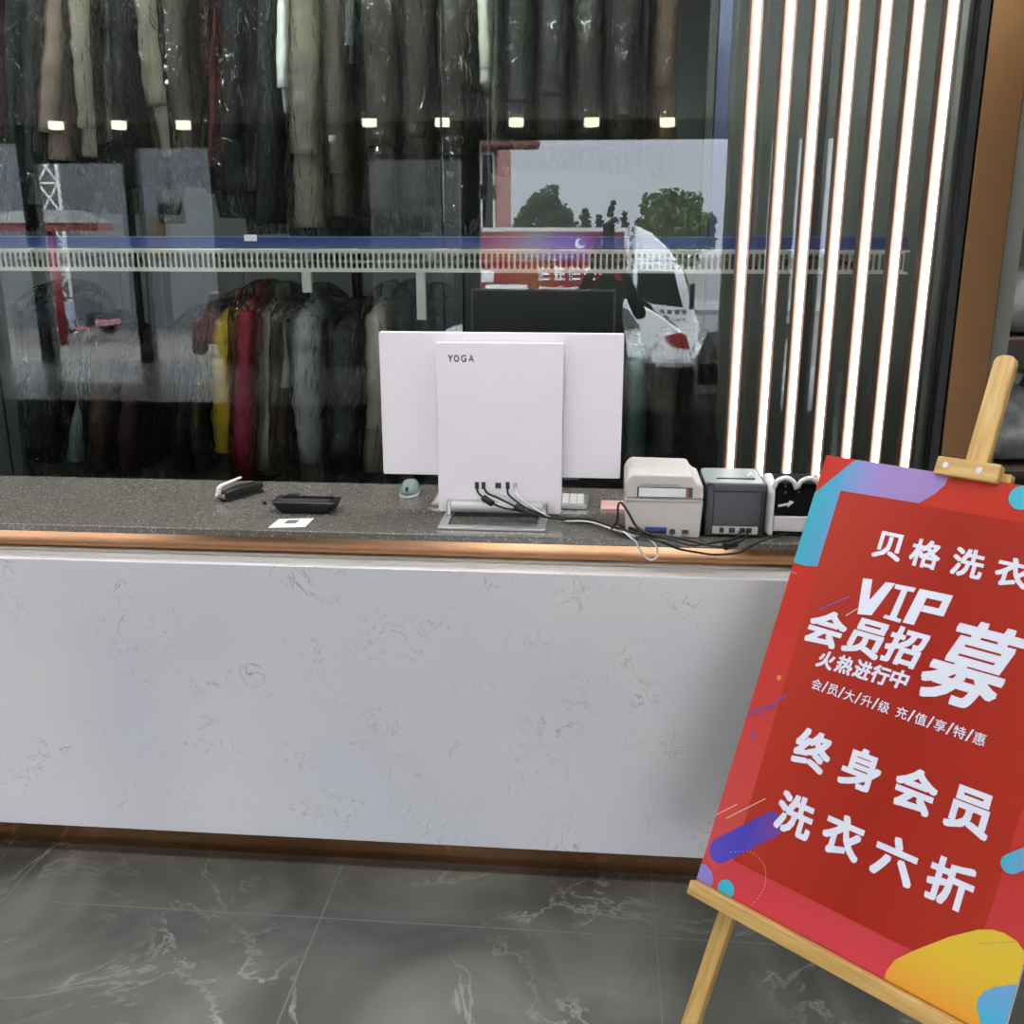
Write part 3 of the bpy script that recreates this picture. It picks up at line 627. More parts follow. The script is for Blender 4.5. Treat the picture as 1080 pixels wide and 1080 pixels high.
b = prism(BM(), rrect(xo-.001, WR-.004, .01, .165, .02), zt_+.0005, zc_, XY); ob('top_cover', b, mat('sea_grey_lid', '8d9a9a', .3), rp_, bevel=.005)
ob('paper_slot', bx(xo+.022, WR-.03, .008, .0098, zt_+.010, zt_+.0135), M['black'], rp_)
ob('lever', cyl(BM(), (WR-.035, .09, zc_), (WR-.027, .085, zc_+.014), .006, 10), M['white_plastic'], rp_, smooth=True)
ob('power_button', lathe(BM(), [(.001, zc_), (.006, zc_), (.005, zc_+.008), (.001, zc_+.009)], 14, (WR*.55, .07, 0)), M['black'], rp_)
# white and black label maker
d0, d1 = atz(813, 566, CT), atz(862, 566, CT); PYd = d0.y
dm = thing('label_maker', 'rounded white label maker with a black back beside the red signboard', 'label maker', (d0.x, PYd, CT))
WD = d1.x-d0.x; zz = lambda py: at(835, py, PYd).z-CT
ztop = zz(506)
side = [(0, 0), (.12, 0), (.13, ztop*.55), (.10, ztop*.93), (.06, ztop), (.02, ztop*.96), (.0, ztop*.78)]
for nm, s in (('side_shell', 0), ('side_shell', 1)):
    xA = (-.016 if s == 0 else WD-.004)
    bm = BM(); rings = []
    for k, (ins, xx) in enumerate(((.012, 0), (.003, .006), (0, .014), (.002, .02))) if s == 0 else enumerate(((.002, 0), (0, .006), (.003, .014), (.012, .02))):
        cx_, cz_ = .06, ztop*.5
        rings.append([Vector((xA+xx, cx_+(y-cx_)*(1-ins/.06), .0008+cz_+(z-cz_)*(1-ins/.06))) for y, z in side])
    loft(bm, rings); ob(nm, bm, M['white_plastic'], dm, bevel=.006)
ob('back_panel', bx(.005, WD-.005, .006, .11, zz(545), ztop*.93), M['matt_black'], dm, bevel=.006)
ob('base_band', bx(.0045, WD-.0045, .002, .112, zz(561), zz(545.5)), M['white_plastic'], dm, bevel=.002)
ob('foot_block', bx(.012, WD-.006, .006, .11, .0005, zz(561.5)), M['black'], dm)
ob('side_drum', cyl(BM(), (-.034, .06, ztop*.5), (-.0168, .06, ztop*.5), ztop*.44, 28), M['black'], dm, bevel=.004)
for xa_, xb_ in ((.0, WD*.47), (WD*.5, WD*.97)):
    ob('top_rim', tube(BM(), smooth_path([(xa_, .004, ztop*.86), (xa_+.006, .002, ztop*.97), ((xa_+xb_)/2, .001, ztop*1.03), (xb_-.008, .002, ztop*.96), (xb_, .006, ztop*.84)], 5), .0055, 10), M['white_plastic'], dm, smooth=True)
bm = BM(); aw = [(821, 533), (832, 531), (833, 528.5), (838, 530), (831, 536), (831.5, 533.5), (821, 535.5)]
prism(bm, [(at(x, y, PYd).x-d0.x, at(x, y, PYd).z-CT) for x, y in aw], .0045, .0058, XZ); ob('arrow_mark', bm, M['paper'], dm)
bm = BM()
for px, py in ((829, 520), (843, 519.5), (829, 513), (845, 512)): merge(bm, cyl(BM(), (at(px, py, PYd).x-d0.x, .004, at(px, py, PYd).z-CT), (at(px, py, PYd).x-d0.x, .0059, at(px, py, PYd).z-CT), .0025, 10))
ob('screws', bm, M['steel'], dm)

# ================================================================== CABLES
def cable(label, pts, m='rubber', r=.0028, beads=()):
    t = thing('cable', label, 'cable', pts[0])
    P = [Vector(p)-Vector(pts[0]) for p in pts]
    ob('cord', tube(BM(), smooth_path(P, 7), r, 8), M[m], t, smooth=True)
    for a, b_ in beads: ob('ferrite_bead', cyl(BM(), Vector(a)-Vector(pts[0]), Vector(b_)-Vector(pts[0]), .0085, 14), M['rubber'], t)
S = lambda x, y, d=.004: atz(x, y, CT+d)
Pp = lambda x, y, dy=.012: at(x, y, SYf-dy)
fe = 2.258
cable('black cable with a ferrite bead from the leftmost port of the computer', [Pp(503, 513), Pp(504, 519, .02), at(511, 526, 2.40), at(519, 531, 2.385), at(532, 536, 2.385), at(545, 538, 2.38), at(565, 543, 2.37), S(600, 548), S(632, 551), S(648, 557), S(665, 560, .008)], beads=[(at(510, 525, 2.402), at(519, 531, 2.385))])
cable('black cable from the second port of the computer with a bead near the stand', [Pp(510, 513), Pp(514, 520, .02), at(525, 525, 2.40), at(537, 531, 2.385), at(552, 538, 2.38), at(575, 545, 2.375), S(605, 550), S(640, 554), S(660, 563, .01)], beads=[(at(543, 534.2, 2.383), at(552, 538, 2.38))])
cable('black cable from the third port of the computer towards the printers', [Pp(535.5, 513), Pp(536, 521, .02), at(545, 529, 2.40), at(560, 538, 2.38), S(590, 546, .009), S(622, 548, .008), S(648, 556, .012), S(684, 561, .02), S(709, 560, .012)])
cable('thin white cable from the rightmost port of the computer', [Pp(543.5, 514), Pp(545, 521, .02), at(554, 530, 2.40), at(572, 541, 2.38), S(590, 549, .006), S(620, 550, .012), S(646, 558, .012), S(670, 566, .006)], 'white_plastic', .0022)
cable('pale loop of cable hanging over the counter edge below the label printer', [S(652, 556, .015), S(664, 566, .014), at(671, 572, fe), at(676, 582, fe), at(685, 590, fe), at(692, 588, fe), at(693, 578, fe), S(684, 568, .01), S(672, 563, .012)], 'white_plastic', .0024)
cable('black cable sagging over the counter edge to the label maker', [S(652, 553, .02), S(680, 566, .014), S(700, 572.5, .008), at(716, 579, fe), at(738, 583, fe), at(755, 585, fe), at(778, 583, fe), at(793, 576, fe), S(803, 570.5, .01), S(818, 566, .01), S(830, 563, .01)])
cable('black cable with a bead from the receipt printer socket', [at(790, 560, PYr-.008), S(784, 569, .01), S(775, 573, .009), S(766, 576.2, .009), S(752, 576, .008), S(730, 571, .01), S(705, 566, .012), S(675, 563, .018), S(655, 558, .02)], beads=[(S(776, 573.5, .011), S(765, 576.5, .011))])
cable('black cable from the receipt printer curling behind the label printer cords', [at(783, 559, PYr-.008), S(774, 568.5, .006), S(755, 572, .006), S(730, 575, .006), S(708, 569, .016), S(684, 563, .022), S(662, 556, .022), S(650, 557, .018)])
cable('black loop of cable standing up at the left side of the label printer', [S(644, 559, .006), at(651, 549, PYl-.02), at(652, 533, PYl-.02), at(656, 531, PYl-.02), at(664, 543, PYl-.02), at(672, 556, PYl-.015), S(690, 568, .014)])

# ================================================================== EASEL AND SIGNBOARD
TL = Vector((.473, 2.117, 1.142)); u = Vector((.745, -.667, .019)).normalized(); v = Vector((-.279, -.337, -.899)); v = (v-u*u.dot(v)).normalized(); nn = v.cross(u).normalized()
if nn.y > 0: nn = -nn                                # out of the board, towards the photographer
SW, SH = .604, .911
Mx = Matrix(((u.x, -v.x, nn.x, TL.x), (u.y, -v.y, nn.y, TL.y), (u.z, -v.z, nn.z, TL.z), (0, 0, 0, 1)))   # local x right, y up, z out
sg = thing('signboard', 'red promotional signboard with white writing leaning on the wooden easel', 'sign'); sg.matrix_world = Mx
def flat(name, pts, m, z, par=None, th=.0003):
    b = BM(); prism(b, [(a, -c_) for a, c_ in pts], z, z+th, XY); return ob(name, b, m, par or sg)
RED = mat('red_print', 'c8402f', .25, var=.02, scale=4)
ob('board', bx(0, SW, -SH, 0, -.008, 0), [M['paper']], sg)
frame_m = grad_mat('frame_red', ['c8424c', 'bc3a35', 'bb3626'], None, 1, -.91, -.35, .4)
flat('printed_sheet', [(0, 0), (SW, 0), (SW, SH), (0, SH)], frame_m, .0002)
flat('inner_field', [(.054, .069), (.548, .067), (.533, .843), (.065, .843)], grad_mat('field_red', ['ae3829', '9e2a1f', 'aa3324'], None, 0, .05, .55, .4), .0008)
flat('bevel_band', [(.0, .36), (.054, .069), (.0545, .07), (.0655, .843), (.03, .88), (0, .86)], grad_mat('bevel_red', ['c8504e', 'bb3329'], None, 1, -.85, -.3, .4), .0006)
flat('corner_ribbon', [(0, .083), (.061, .006), (.07, .0005), (.261, .0005), (.257, .023), (.242, .045), (.218, .066), (.054, .069), (.054, .231), (.03, .236), (0, .235)], grad_mat('violet_teal', ['3fa6b8', '4f9fc4', '7f93c8', '9a86c6', '9d84bf'], None, 0, 0, .16, .4), .0012)
m_teal = mat('teal_print', '3fb0c8', .25, var=.02)
circ = lambda cx, cy, r, n=28: [(cx+r*math.cos(2*PI*k/n), cy+r*math.sin(2*PI*k/n)) for k in range(n)]
flat('teal_disc', circ(.398, .019+.004, .0225), m_teal, .0012)
def capsule(p, q, r, n=10):
    p, q = Vector(p), Vector(q); d = (q-p).normalized(); a = math.atan2(d.y, d.x); o = []
    for c_, s in ((q, a-PI/2), (p, a+PI/2)): o += [(c_.x+r*math.cos(s+PI*k/n), c_.y+r*math.sin(s+PI*k/n)) for k in range(n+1)]
    return o
flat('violet_bar', capsule((.031, .838), (.122, .745), .024), grad_mat('violet_print', ['5a50b8', '4b46b0', '7a4a8c'], None, 0, 0, .15, .4), .0014)
flat('teal_bar', capsule((.546, .640), (.58, .607), .016), grad_mat('teal_violet_print', ['3fb0c8', '8f86c8'], None, 0, .53, .6, .4), .0014)
flat('lilac_disc', [(0, .878), (.012, .876), (.026, .882), (.036, .894), (.037, .906), (.034, .9105), (0, .9105)], mat('lilac_print', '8d82cc', .25, var=.02), .0014)
flat('teal_spot', [(.068+.0185*math.cos(a), .901+.0185*math.sin(a)) for a in [R(150+k*12) for k in range(21)] if .901+.0185*math.sin(a) <= .9105], m_teal, .0016)
flat('yellow_patch', [(.404, .9105), (.404, .895), (.412, .872), (.435, .845), (.486, .794), (.526, .762), (.547, .752), (.565, .749), (.585, .752), (SW, .765), (SW, .9105)], grad_mat('yellow_print', ['d9983a', 'dbb53a', 'd8bd3c'], None, 1, -.91, -.75, .4), .0014)
flat('blue_patch', [(.556, .878), (.555, .862), (.561, .850), (.573, .836), (.599, .818), (SW, .816), (SW, .9105), (.583, .9105), (.566, .895)], grad_mat('sky_print', ['40aed0', '7d9fd6'], None, 1, -.9, -.81, .4), .0018)
m_wt = mat('white_print', 'dfe3f2', .3, var=.01)
def stroke(a, b, wdt): 
    a, b = Vector(a), Vector(b); d = (b-a).normalized(); p = Vector((-d.y, d.x))*wdt/2; return [tuple(a+p), tuple(b+p), tuple(b-p), tuple(a-p)]
bm = BM()
for pts, m in (([(.0, .776), (.038, .738)], 0), ([(.024, .773), (.093, .705)], 0), ([(.143, .313), (.162, .293)], 0)):
    prism(bm, [(a, -c_) for a, c_ in stroke(*pts, .0018)], .0016, .0019, XY)
for k in range(3): prism(bm, [(a, -c_) for a, c_ in circ(.002+.005*k, .2555, .0011, 8)], .0016, .0019, XY)
ARC = smooth_path([Vector((x, y, 0)) for x, y in ((.056, .830), (.096, .813), (.128, .822), (.140, .842), (.144, .867), (.132, .903))], 5)
for q in ARC: prism(bm, [(a, -c_) for a, c_ in circ(q.x, q.y, .0011, 6)], .0020, .0022, XY)
ob('fine_marks', bm, mat('pale_marks', 'd8b9a8', .3, var=.01), sg)
m_vi = mat('purple_print', '6a4fae', .3, var=.01)
bm = BM(); prism(bm, [(a, -c_) for a, c_ in stroke((.086, .314), (.138, .275), .002)], .0016, .0018, XY)
zg = [(.005, .564), (.014, .545), (.026, .553), (.036, .529), (.048, .537), (.057, .513), (.070, .500)]
for a, b in zip(zg, zg[1:]): prism(bm, [(x, -y) for x, y in stroke(a, b, .0035)], .0016, .0018, XY)
prism(bm, [(x, -y) for x, y in circ(.027, .596, .005, 14)], .0016, .0018, XY)
for k in range(12): prism(bm, [(x, -y) for x, y in circ(.535+.0045*k, .782-.0025*k, .0011, 6)], .0020, .0022, XY)
ob('purple_marks', bm, m_vi, sg)
flat('orange_dot', circ(.045, .470, .0055, 14), mat('orange_print', 'cf8a2c', .3), .0016)
ZT = .0021
bm = BM()
def line(nm):
    global bm
    ob(nm, bm, m_wt, sg); bm = BM()
def put(s, cx, cy, wd, ht, bold, shear=0): merge(bm, text_bm(s, cx, -cy, wd, ht, bold, shear, ZT))
for s, cx in zip('贝格洗衣', (.186, .2595, .340, .419)): put(s, cx, .160, .058, .054, .03)
line('shop_name_lettering')
VP = [(.155, .233), (.174, .231), (.180, .272), (.201, .230), (.220, .228), (.193, .299), (.165, .304)]
IP = [(.221, .229), (.261, .227), (.259, .236), (.247, .237), (.241, .291), (.252, .292), (.250, .299), (.216, .298), (.218, .291), (.228, .291), (.235, .238), (.221, .238)]
for pts in (VP, IP, [(.268, .227), (.331, .225), (.329, .240), (.266, .241)], [(.268, .227), (.288, .227), (.277, .296), (.255, .297)], [(.284, .255), (.327, .254), (.325, .267), (.282, .268)], [(.317, .230), (.331, .225), (.325, .266), (.311, .262)]):
    ZT += .00002; prism(bm, [(a, -c_) for a, c_ in pts], ZT, ZT+.0001, XY)
for s, cx, cy in (('会', .1135, .348), ('员', .1925, .3445), ('招', .273, .3405)): put(s, cx, cy, .080, .073, .034, .2)
put('募', .399, .339, .166, .160, .022, .4)
line('headline_lettering')
for s, cx, cy in zip('火热进行中', (.130, .169, .2065, .2435, .280), (.4075, .406, .405, .404, .401)): put(s, cx, cy, .036, .036, .036, .15)
line('notice_lettering')
for s, cx in zip('会员大升级充值享特惠', (.127, .162, .197, .232, .267, .302, .338, .374, .409, .444)): put(s, cx, .459, .021, .0215, .01)
for cx in (.1445, .1795, .2145, .2495, .320, .356, .3915, .4265): put('/', cx, .4585, .010, .023, .012)
line('small_print_lettering')
for s, cx in zip('终身会员', (.158, .259, .364, .462)): put(s, cx, .583, .077, .077, .036)
line('offer_lettering')
for s, cx in zip('洗衣六折', (.161, .262, .364, .464)): put(s, cx, .711, .078, .078, .036)
line('discount_lettering')

ez = thing('easel', 'light pine wooden easel holding up the red signboard', 'easel'); ez.matrix_world = Mx
def bar(name, p, q, wd, th, m='pine', bev=.003, rnd_top=False):
    """a flat slat from p to q (board coordinates: right, up, out)"""
    p, q = Vector(p), Vector(q); d = (q-p); L = d.length; d.normalize()
    x = d.cross(Vector((0, 0, 1))).normalized(); y = x.cross(d)
    b = BM()
    pts = [(-wd/2, 0), (wd/2, 0), (wd/2, L)] + ([(wd*.42, L+wd*.2), (wd*.2, L+wd*.33), (-wd*.2, L+wd*.33), (-wd*.42, L+wd*.2)] if rnd_top else []) + [(-wd/2, L)]
    prism(b, pts, -th/2, th/2, lambda a, c_, e: (a, e, c_))
    o = ob(name, b, M[m], ez, bevel=bev)
    o.matrix_local = Matrix(((x.x, y.x, d.x, p.x), (x.y, y.y, d.y, p.y), (x.z, y.z, d.z, p.z), (0, 0, 0, 1)))
    return o
vg = (TL.z-0)/(-v.z)                                 # distance down the board to the floor
bar('leg', (.066, -vg+.004, -.022), (.103, .0, -.022), .034, .02)
bar('leg', (.538, -vg+.018, -.022), (.500, .0, -.022), .034, .02)
bar('mast', (.300, -.80, -.03), (.2895, .238, -.03), .042, .018, rnd_top=True)
dn = Mx.to_3x3().inverted()@Vector((0, 0, -1))
back = Mx.inverted()@Vector((Mx@Vector((.29, .02, -.06)) + Vector((.16, .36, 0))))
bk = Mx@Vector((.30, -.05, -.055)); ft = Vector((bk.x+.10, 2.16, .0))
bar('leg', Mx.inverted()@Vector((bk.x+.05, 2.195, .012)), Mx.inverted()@bk, .03, .016)
bar('crossbar', (.085, -.10, -.044), (.515, -.10, -.044), .04, .02)
bar('crossbar', (.075, -.80, -.044), (.53, -.80, -.044), .04, .02)
ob('clamp_block', bx(.232, .352, -.006, .030, -.012, .012), M['pine_x'], ez, bevel=.003)
ob('clamp_back', bx(.245, .366, -.012, .020, -.034, -.0125), M['pine_x'], ez, bevel=.003)
for x in (.252, .316): ob('screw', cyl(BM(), (x, .013, .0121), (x, .013, .0135), .006, 16), M['steel'], ez)
ob('shelf_ledge', bx(-.002, SW+.01, -SH-.030, -SH-.001, -.02, .022), M['pine_x'], ez, bevel=.003)

# ================================================================== LAUNDRY STORE BEYOND THE PILLAR
rk = thing('storage_rack', 'dark brown storage rack in the dim room right of the bronze pillar', 'rack', (PX1+.12, GY+.75, 0))
br_ = mat('dark_brown_board', '3a2a24', .7, var=.1)
for z in (.12, .625, 1.15, 1.75): ob('shelf', bx(0, 1.2, 0, .5, z, z+.025), br_, rk)
for x in (0, 1.17):
    for y in (0, .47): ob('upright', bx(x, x+.03, y, y+.03, 0, 2.2), br_, rk)
def bag(label, c, sx_, sy_, sz_, sd):
    bm = BM()
    n = 26
    rings = []
    for i in range(n+1):
        a = PI*i/n; zz_ = -math.cos(a); rr = max(1e-3, math.sin(a))**.6
        rings.append([Vector((sx_*rr*math.cos(2*PI*k/n)*(1+.22*mnoise.noise(Vector((math.cos(2*PI*k/n)*1.8+sd, math.sin(2*PI*k/n)*1.8, zz_*2)))), sy_*rr*math.sin(2*PI*k/n)*(1+.22*mnoise.noise(Vector((math.cos(2*PI*k/n)*1.8+sd, math.sin(2*PI*k/n)*1.8, zz_*2)))), sz_*(1+zz_)*(1+.10*mnoise.noise(Vector((sd, zz_*2, 2*PI*k/n))) if i > 3 else 1+zz_*0))) for k in range(n)])
    loft(bm, rings)
    t = thing('laundry_bag', label, 'bag', c, group='laundry bags on the storage rack')
    ob('bag_body', bm, M['bag'], t, smooth=True)
    ob('tied_neck', lathe(BM(), [(.012, 0), (.02, .02), (.035, .06), (.03, .075)], 12, (0, 0, sz_*2*.97)), M['bag'], t, smooth=True)
q = at(1066, 430, GY+.95)
bag('grey white laundry bag on the rack shelf level with the easel mast', (q.x+.02, GY+1.0, .655), .21, .18, .15, 1)
bag('pale laundry bag on the rack shelf above the easel mast', (q.x+.05, GY+1.0, 1.18), .20, .17, .13, 5)
bag('pale laundry bag further right on the upper shelf of the rack', (q.x+.5, GY+1.0, 1.18), .18, .16, .13, 9)
bag('grey laundry bag further right on the middle shelf of the rack', (q.x+.5, GY+1.0, .655), .18, .16, .14, 13)
fill_lamp('hall_fill', 'added unseen fill lamp on the ceiling of the laundry store', (PX1+.55, GY+.35, 3.3), .8, .14, 24)  # unseen lamp added to brighten the laundry bags

# ================================================================== CEILING LAMPS (seen in the glass)
names = ('far left, first of the row', 'second of the row', 'third of the row', 'fourth of the row', 'on the glass joint', 'sixth of the row', 'seventh of the row', 'eighth of the row')
for px, nm in zip((59, 125.5, 193.5, 389.5, 466.5, 544.5, 624, 704), names):
    p = mir(px, 129 if px > 300 else 132, 11.7)
    t = thing('ceiling_light', 'small warm round ceiling light reflected in the glass, '+nm, 'lamp', (p.x, p.y, CZ), group='row of small ceiling lights')
    ob('housing', lathe(BM(), [(.03, 0), (.03, -(CZ-p.z)+.06), (.084, -(CZ-p.z)+.05), (.084, -(CZ-p.z)+.042)], 24), M['rail_white'], t)
    hz_ = CZ-p.z
    ob('diffuser', lathe(BM(), [(.001, -hz_+.0415), (.08, -hz_+.0415), (.082, -hz_-.03), (.072, -hz_-.045), (.001, -hz_-.047)], 24), M['warm'], t)

# ================================================================== STREET (seen in the glass)
def blob(bm, c, r, n, sc=(1, 1, 1), leaf=.16, rr=None):
    rr = rr or rnd
    for _ in range(n):
        d = Vector((rr.gauss(0, 1), rr.gauss(0, 1), rr.gauss(0, 1))).normalized()*r*(.55+.5*rr.random())
        p = Vector(c)+Vector((d.x*sc[0], d.y*sc[1], d.z*sc[2]))
        a = Vector((rr.gauss(0, 1), rr.gauss(0, 1), rr.gauss(0, 1))).normalized(); b_ = a.orthogonal().normalized()
        s = leaf*(.6+.8*rr.random())
        bm.faces.new([bm.verts.new(p+q) for q in (a*s, b_*s*.6, -a*s, -b_*s*.6)])
def tree(name, label, px, ytop, ybase, wpx, Yv, col, kind, group='trees beyond the street'):
    c = mir(px, ytop, Yv); zt_ = c.z; z0 = -1.1; hw = wpx*Yv/F/2
    t = thing(name, label, 'tree', (c.x, c.y, z0), group=group); h = zt_-z0
    ob('trunk', tube(BM(), [(0, 0, 0), (.05, 0, h*.3), (0, .05, h*.75)], [h*.03, h*.022, h*.008], 10), mat('bark_'+str(px), '4b3d30', .9, var=.2), t, smooth=True)
    bm = BM()
    if kind in ('round', 'loose'):
        rd = kind == 'round'
        for _ in range(60 if rd else 64):
            d = Vector((rnd.gauss(0, 1), rnd.gauss(0, 1), rnd.gauss(0, 1))).normalized()*rnd.random()**.4
            blob(bm, (d.x*hw*.78, d.y*hw*.78, h*.68+d.z*h*.27), hw*(.26 if rd else .26), 110 if rd else 90, leaf=hw*.08)
    else:
        for sp in range(3):
            ox, oy, hh = (sp-1)*hw*.55, rnd.uniform(-.3, .3), h*(1-.12*abs(sp-1)-.05*rnd.random())
            for i in range(16):
                q = i/15; w2 = hw*.62*(1-q)+.05
                for _ in range(2):
                    a = rnd.random()*2*PI; blob(bm, (ox+w2*.6*math.cos(a), oy+w2*.6*math.sin(a), hh*(.25+.73*q)), w2*.55+.05, 40, (1, 1, .8), leaf=hw*.08)
    ob('foliage', bm, mat('leaves_'+str(px), col, .7, var=.55, scale=1.6), t)
tree('tree', 'dark loose leafed tree reflected left of the pines', 575, 190, 240, 70, 30, '3a4838', 'loose')
tree('tree', 'bright green round tree reflected right of the pines', 708, 196, 250, 92, 27, '54653a', 'round')
tree('pine_tree', 'small dark pine reflected left, between the two large trees', 617, 219, 250, 56, 29, '263427', 'cone')
tree('pine_tree', 'taller dark pine reflected right, between the two large trees', 646, 208, 250, 44, 33, '2a3a2b', 'cone')
# advertising truck
tk0 = mir(660, 300, 18.5); zg = -1.1
tr = thing('box_truck', 'white box truck with a red advertising banner, reflected in the glass', 'truck', (tk0.x, tk0.y, zg))
bxl, bxh = -2.74, mir(660, 240, 18.5).z-zg
ob('cargo_box', bx(bxl, 0, -1.95, -.03, .95, bxh-.07), M['car_white'], tr)
b = BM(); box(b, bxl-.03, .03, -1.98, .0, bxh-.07, bxh); box(b, -.05, .04, -.03, .02, .95, bxh-.07); box(b, bxl-.04, bxl+.05, -.03, .02, .95, bxh-.07); box(b, bxl-.03, .03, -1.98, .0, .85, .95)
ob('box_frame', b, M['grey_plastic'], tr)
bn = ob('banner', bx(bxl+.06, -.06, -.029, -.012, .96, bxh-.08), grad_mat('banner_print', ['6e161c', '7e1e20', '8a4a26', '7c1c1c', '76141e', '6c121a'], None, 0, bxl, 0, .35), tr)
ob('banner_header', bx(bxl+.06, -.06, -.0115, -.008, bxh-.56, bxh-.09), grad_mat('header_print', ['6e181e', '8e4a26', '86747a', '6c4c86', '742848', '6e161e'], None, 0, -2.75, 0, .35), bn)
bm = BM(); rr = random.Random(4)
for rw in range(2):
    for k in range(5):
        x0_ = -1.55+k*.27; z0_ = bxh-.9-rw*.34
        for _ in range(3):
            q = rr.random(); box(bm, x0_, x0_+.2, -.0075, -.005, z0_+.09*_, z0_+.09*_+.035)
        for _ in range(2): q = rr.random()*.14; box(bm, x0_+q, x0_+q+.035, -.0045, -.003, z0_-.01, z0_+.24)
box(bm, -2.5, -1.75, -.0075, -.005, bxh-1.16, bxh-.98); box(bm, -2.6, -2.35, -.0075, -.005, bxh-.94, bxh-.74); box(bm, -2.2, -1.95, -.0075, -.005, bxh-1.3, bxh-1.1)
prism(bm, circ(-.82, bxh-.27, .09, 18), -.0075, -.005, XZ)
ob('banner_figures', bm, M['paper'], bn)
bm = BM(); prism(bm, circ(-.79, bxh-.25, .06, 16), -.0045, -.003, XZ); box(bm, -.52, -.40, -.0075, -.005, bxh-.36, bxh-.2); ob('banner_emblem', bm, mat('violet_emblem', '7a4a9a', .4), bn)
cabp = [(.12, .5), (1.30, .5), (1.34, 1.0), (1.22, 1.25), (.98, 2.0), (.86, 2.1), (.12, 2.12)]
ob('cab', prism(BM(), cabp, -1.9, -.05, XZ), M['car_white'], tr, bevel=.05)
ob('wind_deflector', prism(BM(), [(.14, 2.12), (.9, 2.12), (.72, 2.34), (.42, 2.6), (.16, 2.72)], -1.7, -.2, XZ), M['car_white'], tr, bevel=.04)
ob('side_window', prism(BM(), [(.2, 1.42), (1.02, 1.32), (.84, 1.95), (.2, 1.95)], -.052, -.04, XZ), M['car_glass'], tr)
ob('windscreen', prism(BM(), [(1.245, 1.28), (1.255, 1.28), (1.025, 2.0), (1.015, 2.0)], -1.75, -.2, XZ), M['car_glass'], tr)
ob('wing_mirror', bx(1.12, 1.2, .0, .18, 1.3, 1.75), M['black'], tr, bevel=.02)
ob('door_handle', bx(.25, .42, -.05, -.02, 1.2, 1.26), M['black'], tr)
b = BM(); [box(b, .62+.13*k, .70+.13*k, -.05, -.044, 1.2, 1.28) for k in range(4)]; [box(b, .62+.1*k, .68+.1*k, -.05, -.044, 1.08, 1.12) for k in range(5)]
ob('door_marking', b, mat('slate_marking', '3d4a50', .5), tr)
ob('headlamp', bx(1.30, 1.36, -.5, -.1, .75, .95), M['silver'], tr, bevel=.02); ob('bumper', bx(1.2, 1.42, -1.9, -.05, .4, .62), M['car_white'], tr, bevel=.03)
ob('chassis', bx(bxl+.1, 1.1, -1.5, -.4, .5, .84), M['black'], tr)
for x in (.62, -2.2):
    for y in (-.28, -1.72): ob('wheel', cyl(BM(), (x, y-.12, .38), (x, y+.12, .38), .38, 28), M['tyre'], tr, bevel=.03)
# white car
cr0 = mir(729, 345, 16.5)
ca = thing('car', 'white car with a red tail light parked in front of the truck, reflected', 'car', (cr0.x, cr0.y, zg))
prof = [(0, .38), (.02, .62), (0, .78), (-.06, .98), (-.13, 1.08), (-.5, 1.34), (-.85, 1.52), (-1.25, 1.63), (-1.8, 1.70), (-2.4, 1.68), (-2.75, 1.58), (-3.4, 1.14), (-4.1, .98), (-4.45, .8), (-4.52, .45), (-4.4, .28), (-.1, .28)]
bm = BM(); rings = []
for y, sc_, ins in ((-.03, .0, .05), (0, 0, 0), (-1.72, 0, 0), (-1.75, .0, .05)):
    pass
def slice_(y, inw): return [Vector((x*(1-.0)+(-.03 if inw and x > -.2 else 0), y - (0 if z < 1.1 else math.copysign((z-1.1)*.38, y+.875)), z)) for x, z in prof]
loft(bm, [slice_(0, True), slice_(-.1, False), slice_(-.875, False), slice_(-1.65, False), slice_(-1.75, True)])
ob('body', bm, M['car_white'], ca, bevel=.03)
def side(pts, y, th, nm, m):
    b = BM(); A_ = [b.verts.new((x, y-(max(0, z-1.1))*.38+th, z)) for x, z in pts]; B_ = [b.verts.new((x, y-(max(0, z-1.1))*.38-.03, z)) for x, z in pts]
    b.faces.new(A_); b.faces.new(B_[::-1])
    for k in range(len(pts)): b.faces.new((A_[k], B_[k], B_[(k+1) % len(pts)], A_[(k+1) % len(pts)]))
    ob(nm, b, m, ca)
side([(-.8, 1.16), (-1.0, 1.42), (-1.4, 1.55), (-1.4, 1.14)], 0, .008, 'quarter_window', M['car_glass'])
side([(-1.45, 1.14), (-1.45, 1.56), (-2.1, 1.6), (-2.1, 1.13)], 0, .008, 'rear_window', M['car_glass'])
side([(-2.16, 1.13), (-2.16, 1.6), (-2.6, 1.54), (-3.15, 1.16)], 0, .008, 'front_window', M['car_glass'])
side([(.0, .82), (-.06, 1.0), (-.14, 1.08), (-.42, 1.02), (-.3, .86)], 0, .012, 'tail_light', M['tail'])
side([(-1.6, .98), (-1.6, 1.01), (-1.85, 1.01), (-1.85, .98)], 0, .02, 'door_handle', M['silver'])
ob('rear_glass', loft(BM(), [[(-.2, y, 1.14), (-.2, y, 1.16), (-.8, y-math.copysign(.1, y+.875), 1.53), (-.8, y-math.copysign(.1, y+.875), 1.48)] for y in (-.2, -1.55)]), M['car_glass'], ca)
ob('bumper_trim', bx(-.3, .035, -1.7, -.05, .4, .47), M['grey_plastic'], ca, bevel=.01)
for x in (-.85, -3.6):
    for y in (-.12, -1.62):
        wv = ob('wheel', cyl(BM(), (x, y-.1, .33), (x, y+.13, .33), .34, 28), M['tyre'], ca, bevel=.03); ob('rim', cyl(BM(), (x, y+.131 if y > -1 else y-.101, .33), (x, y+.14 if y > -1 else y-.11, .33), .21, 20), M['silver'], wv)
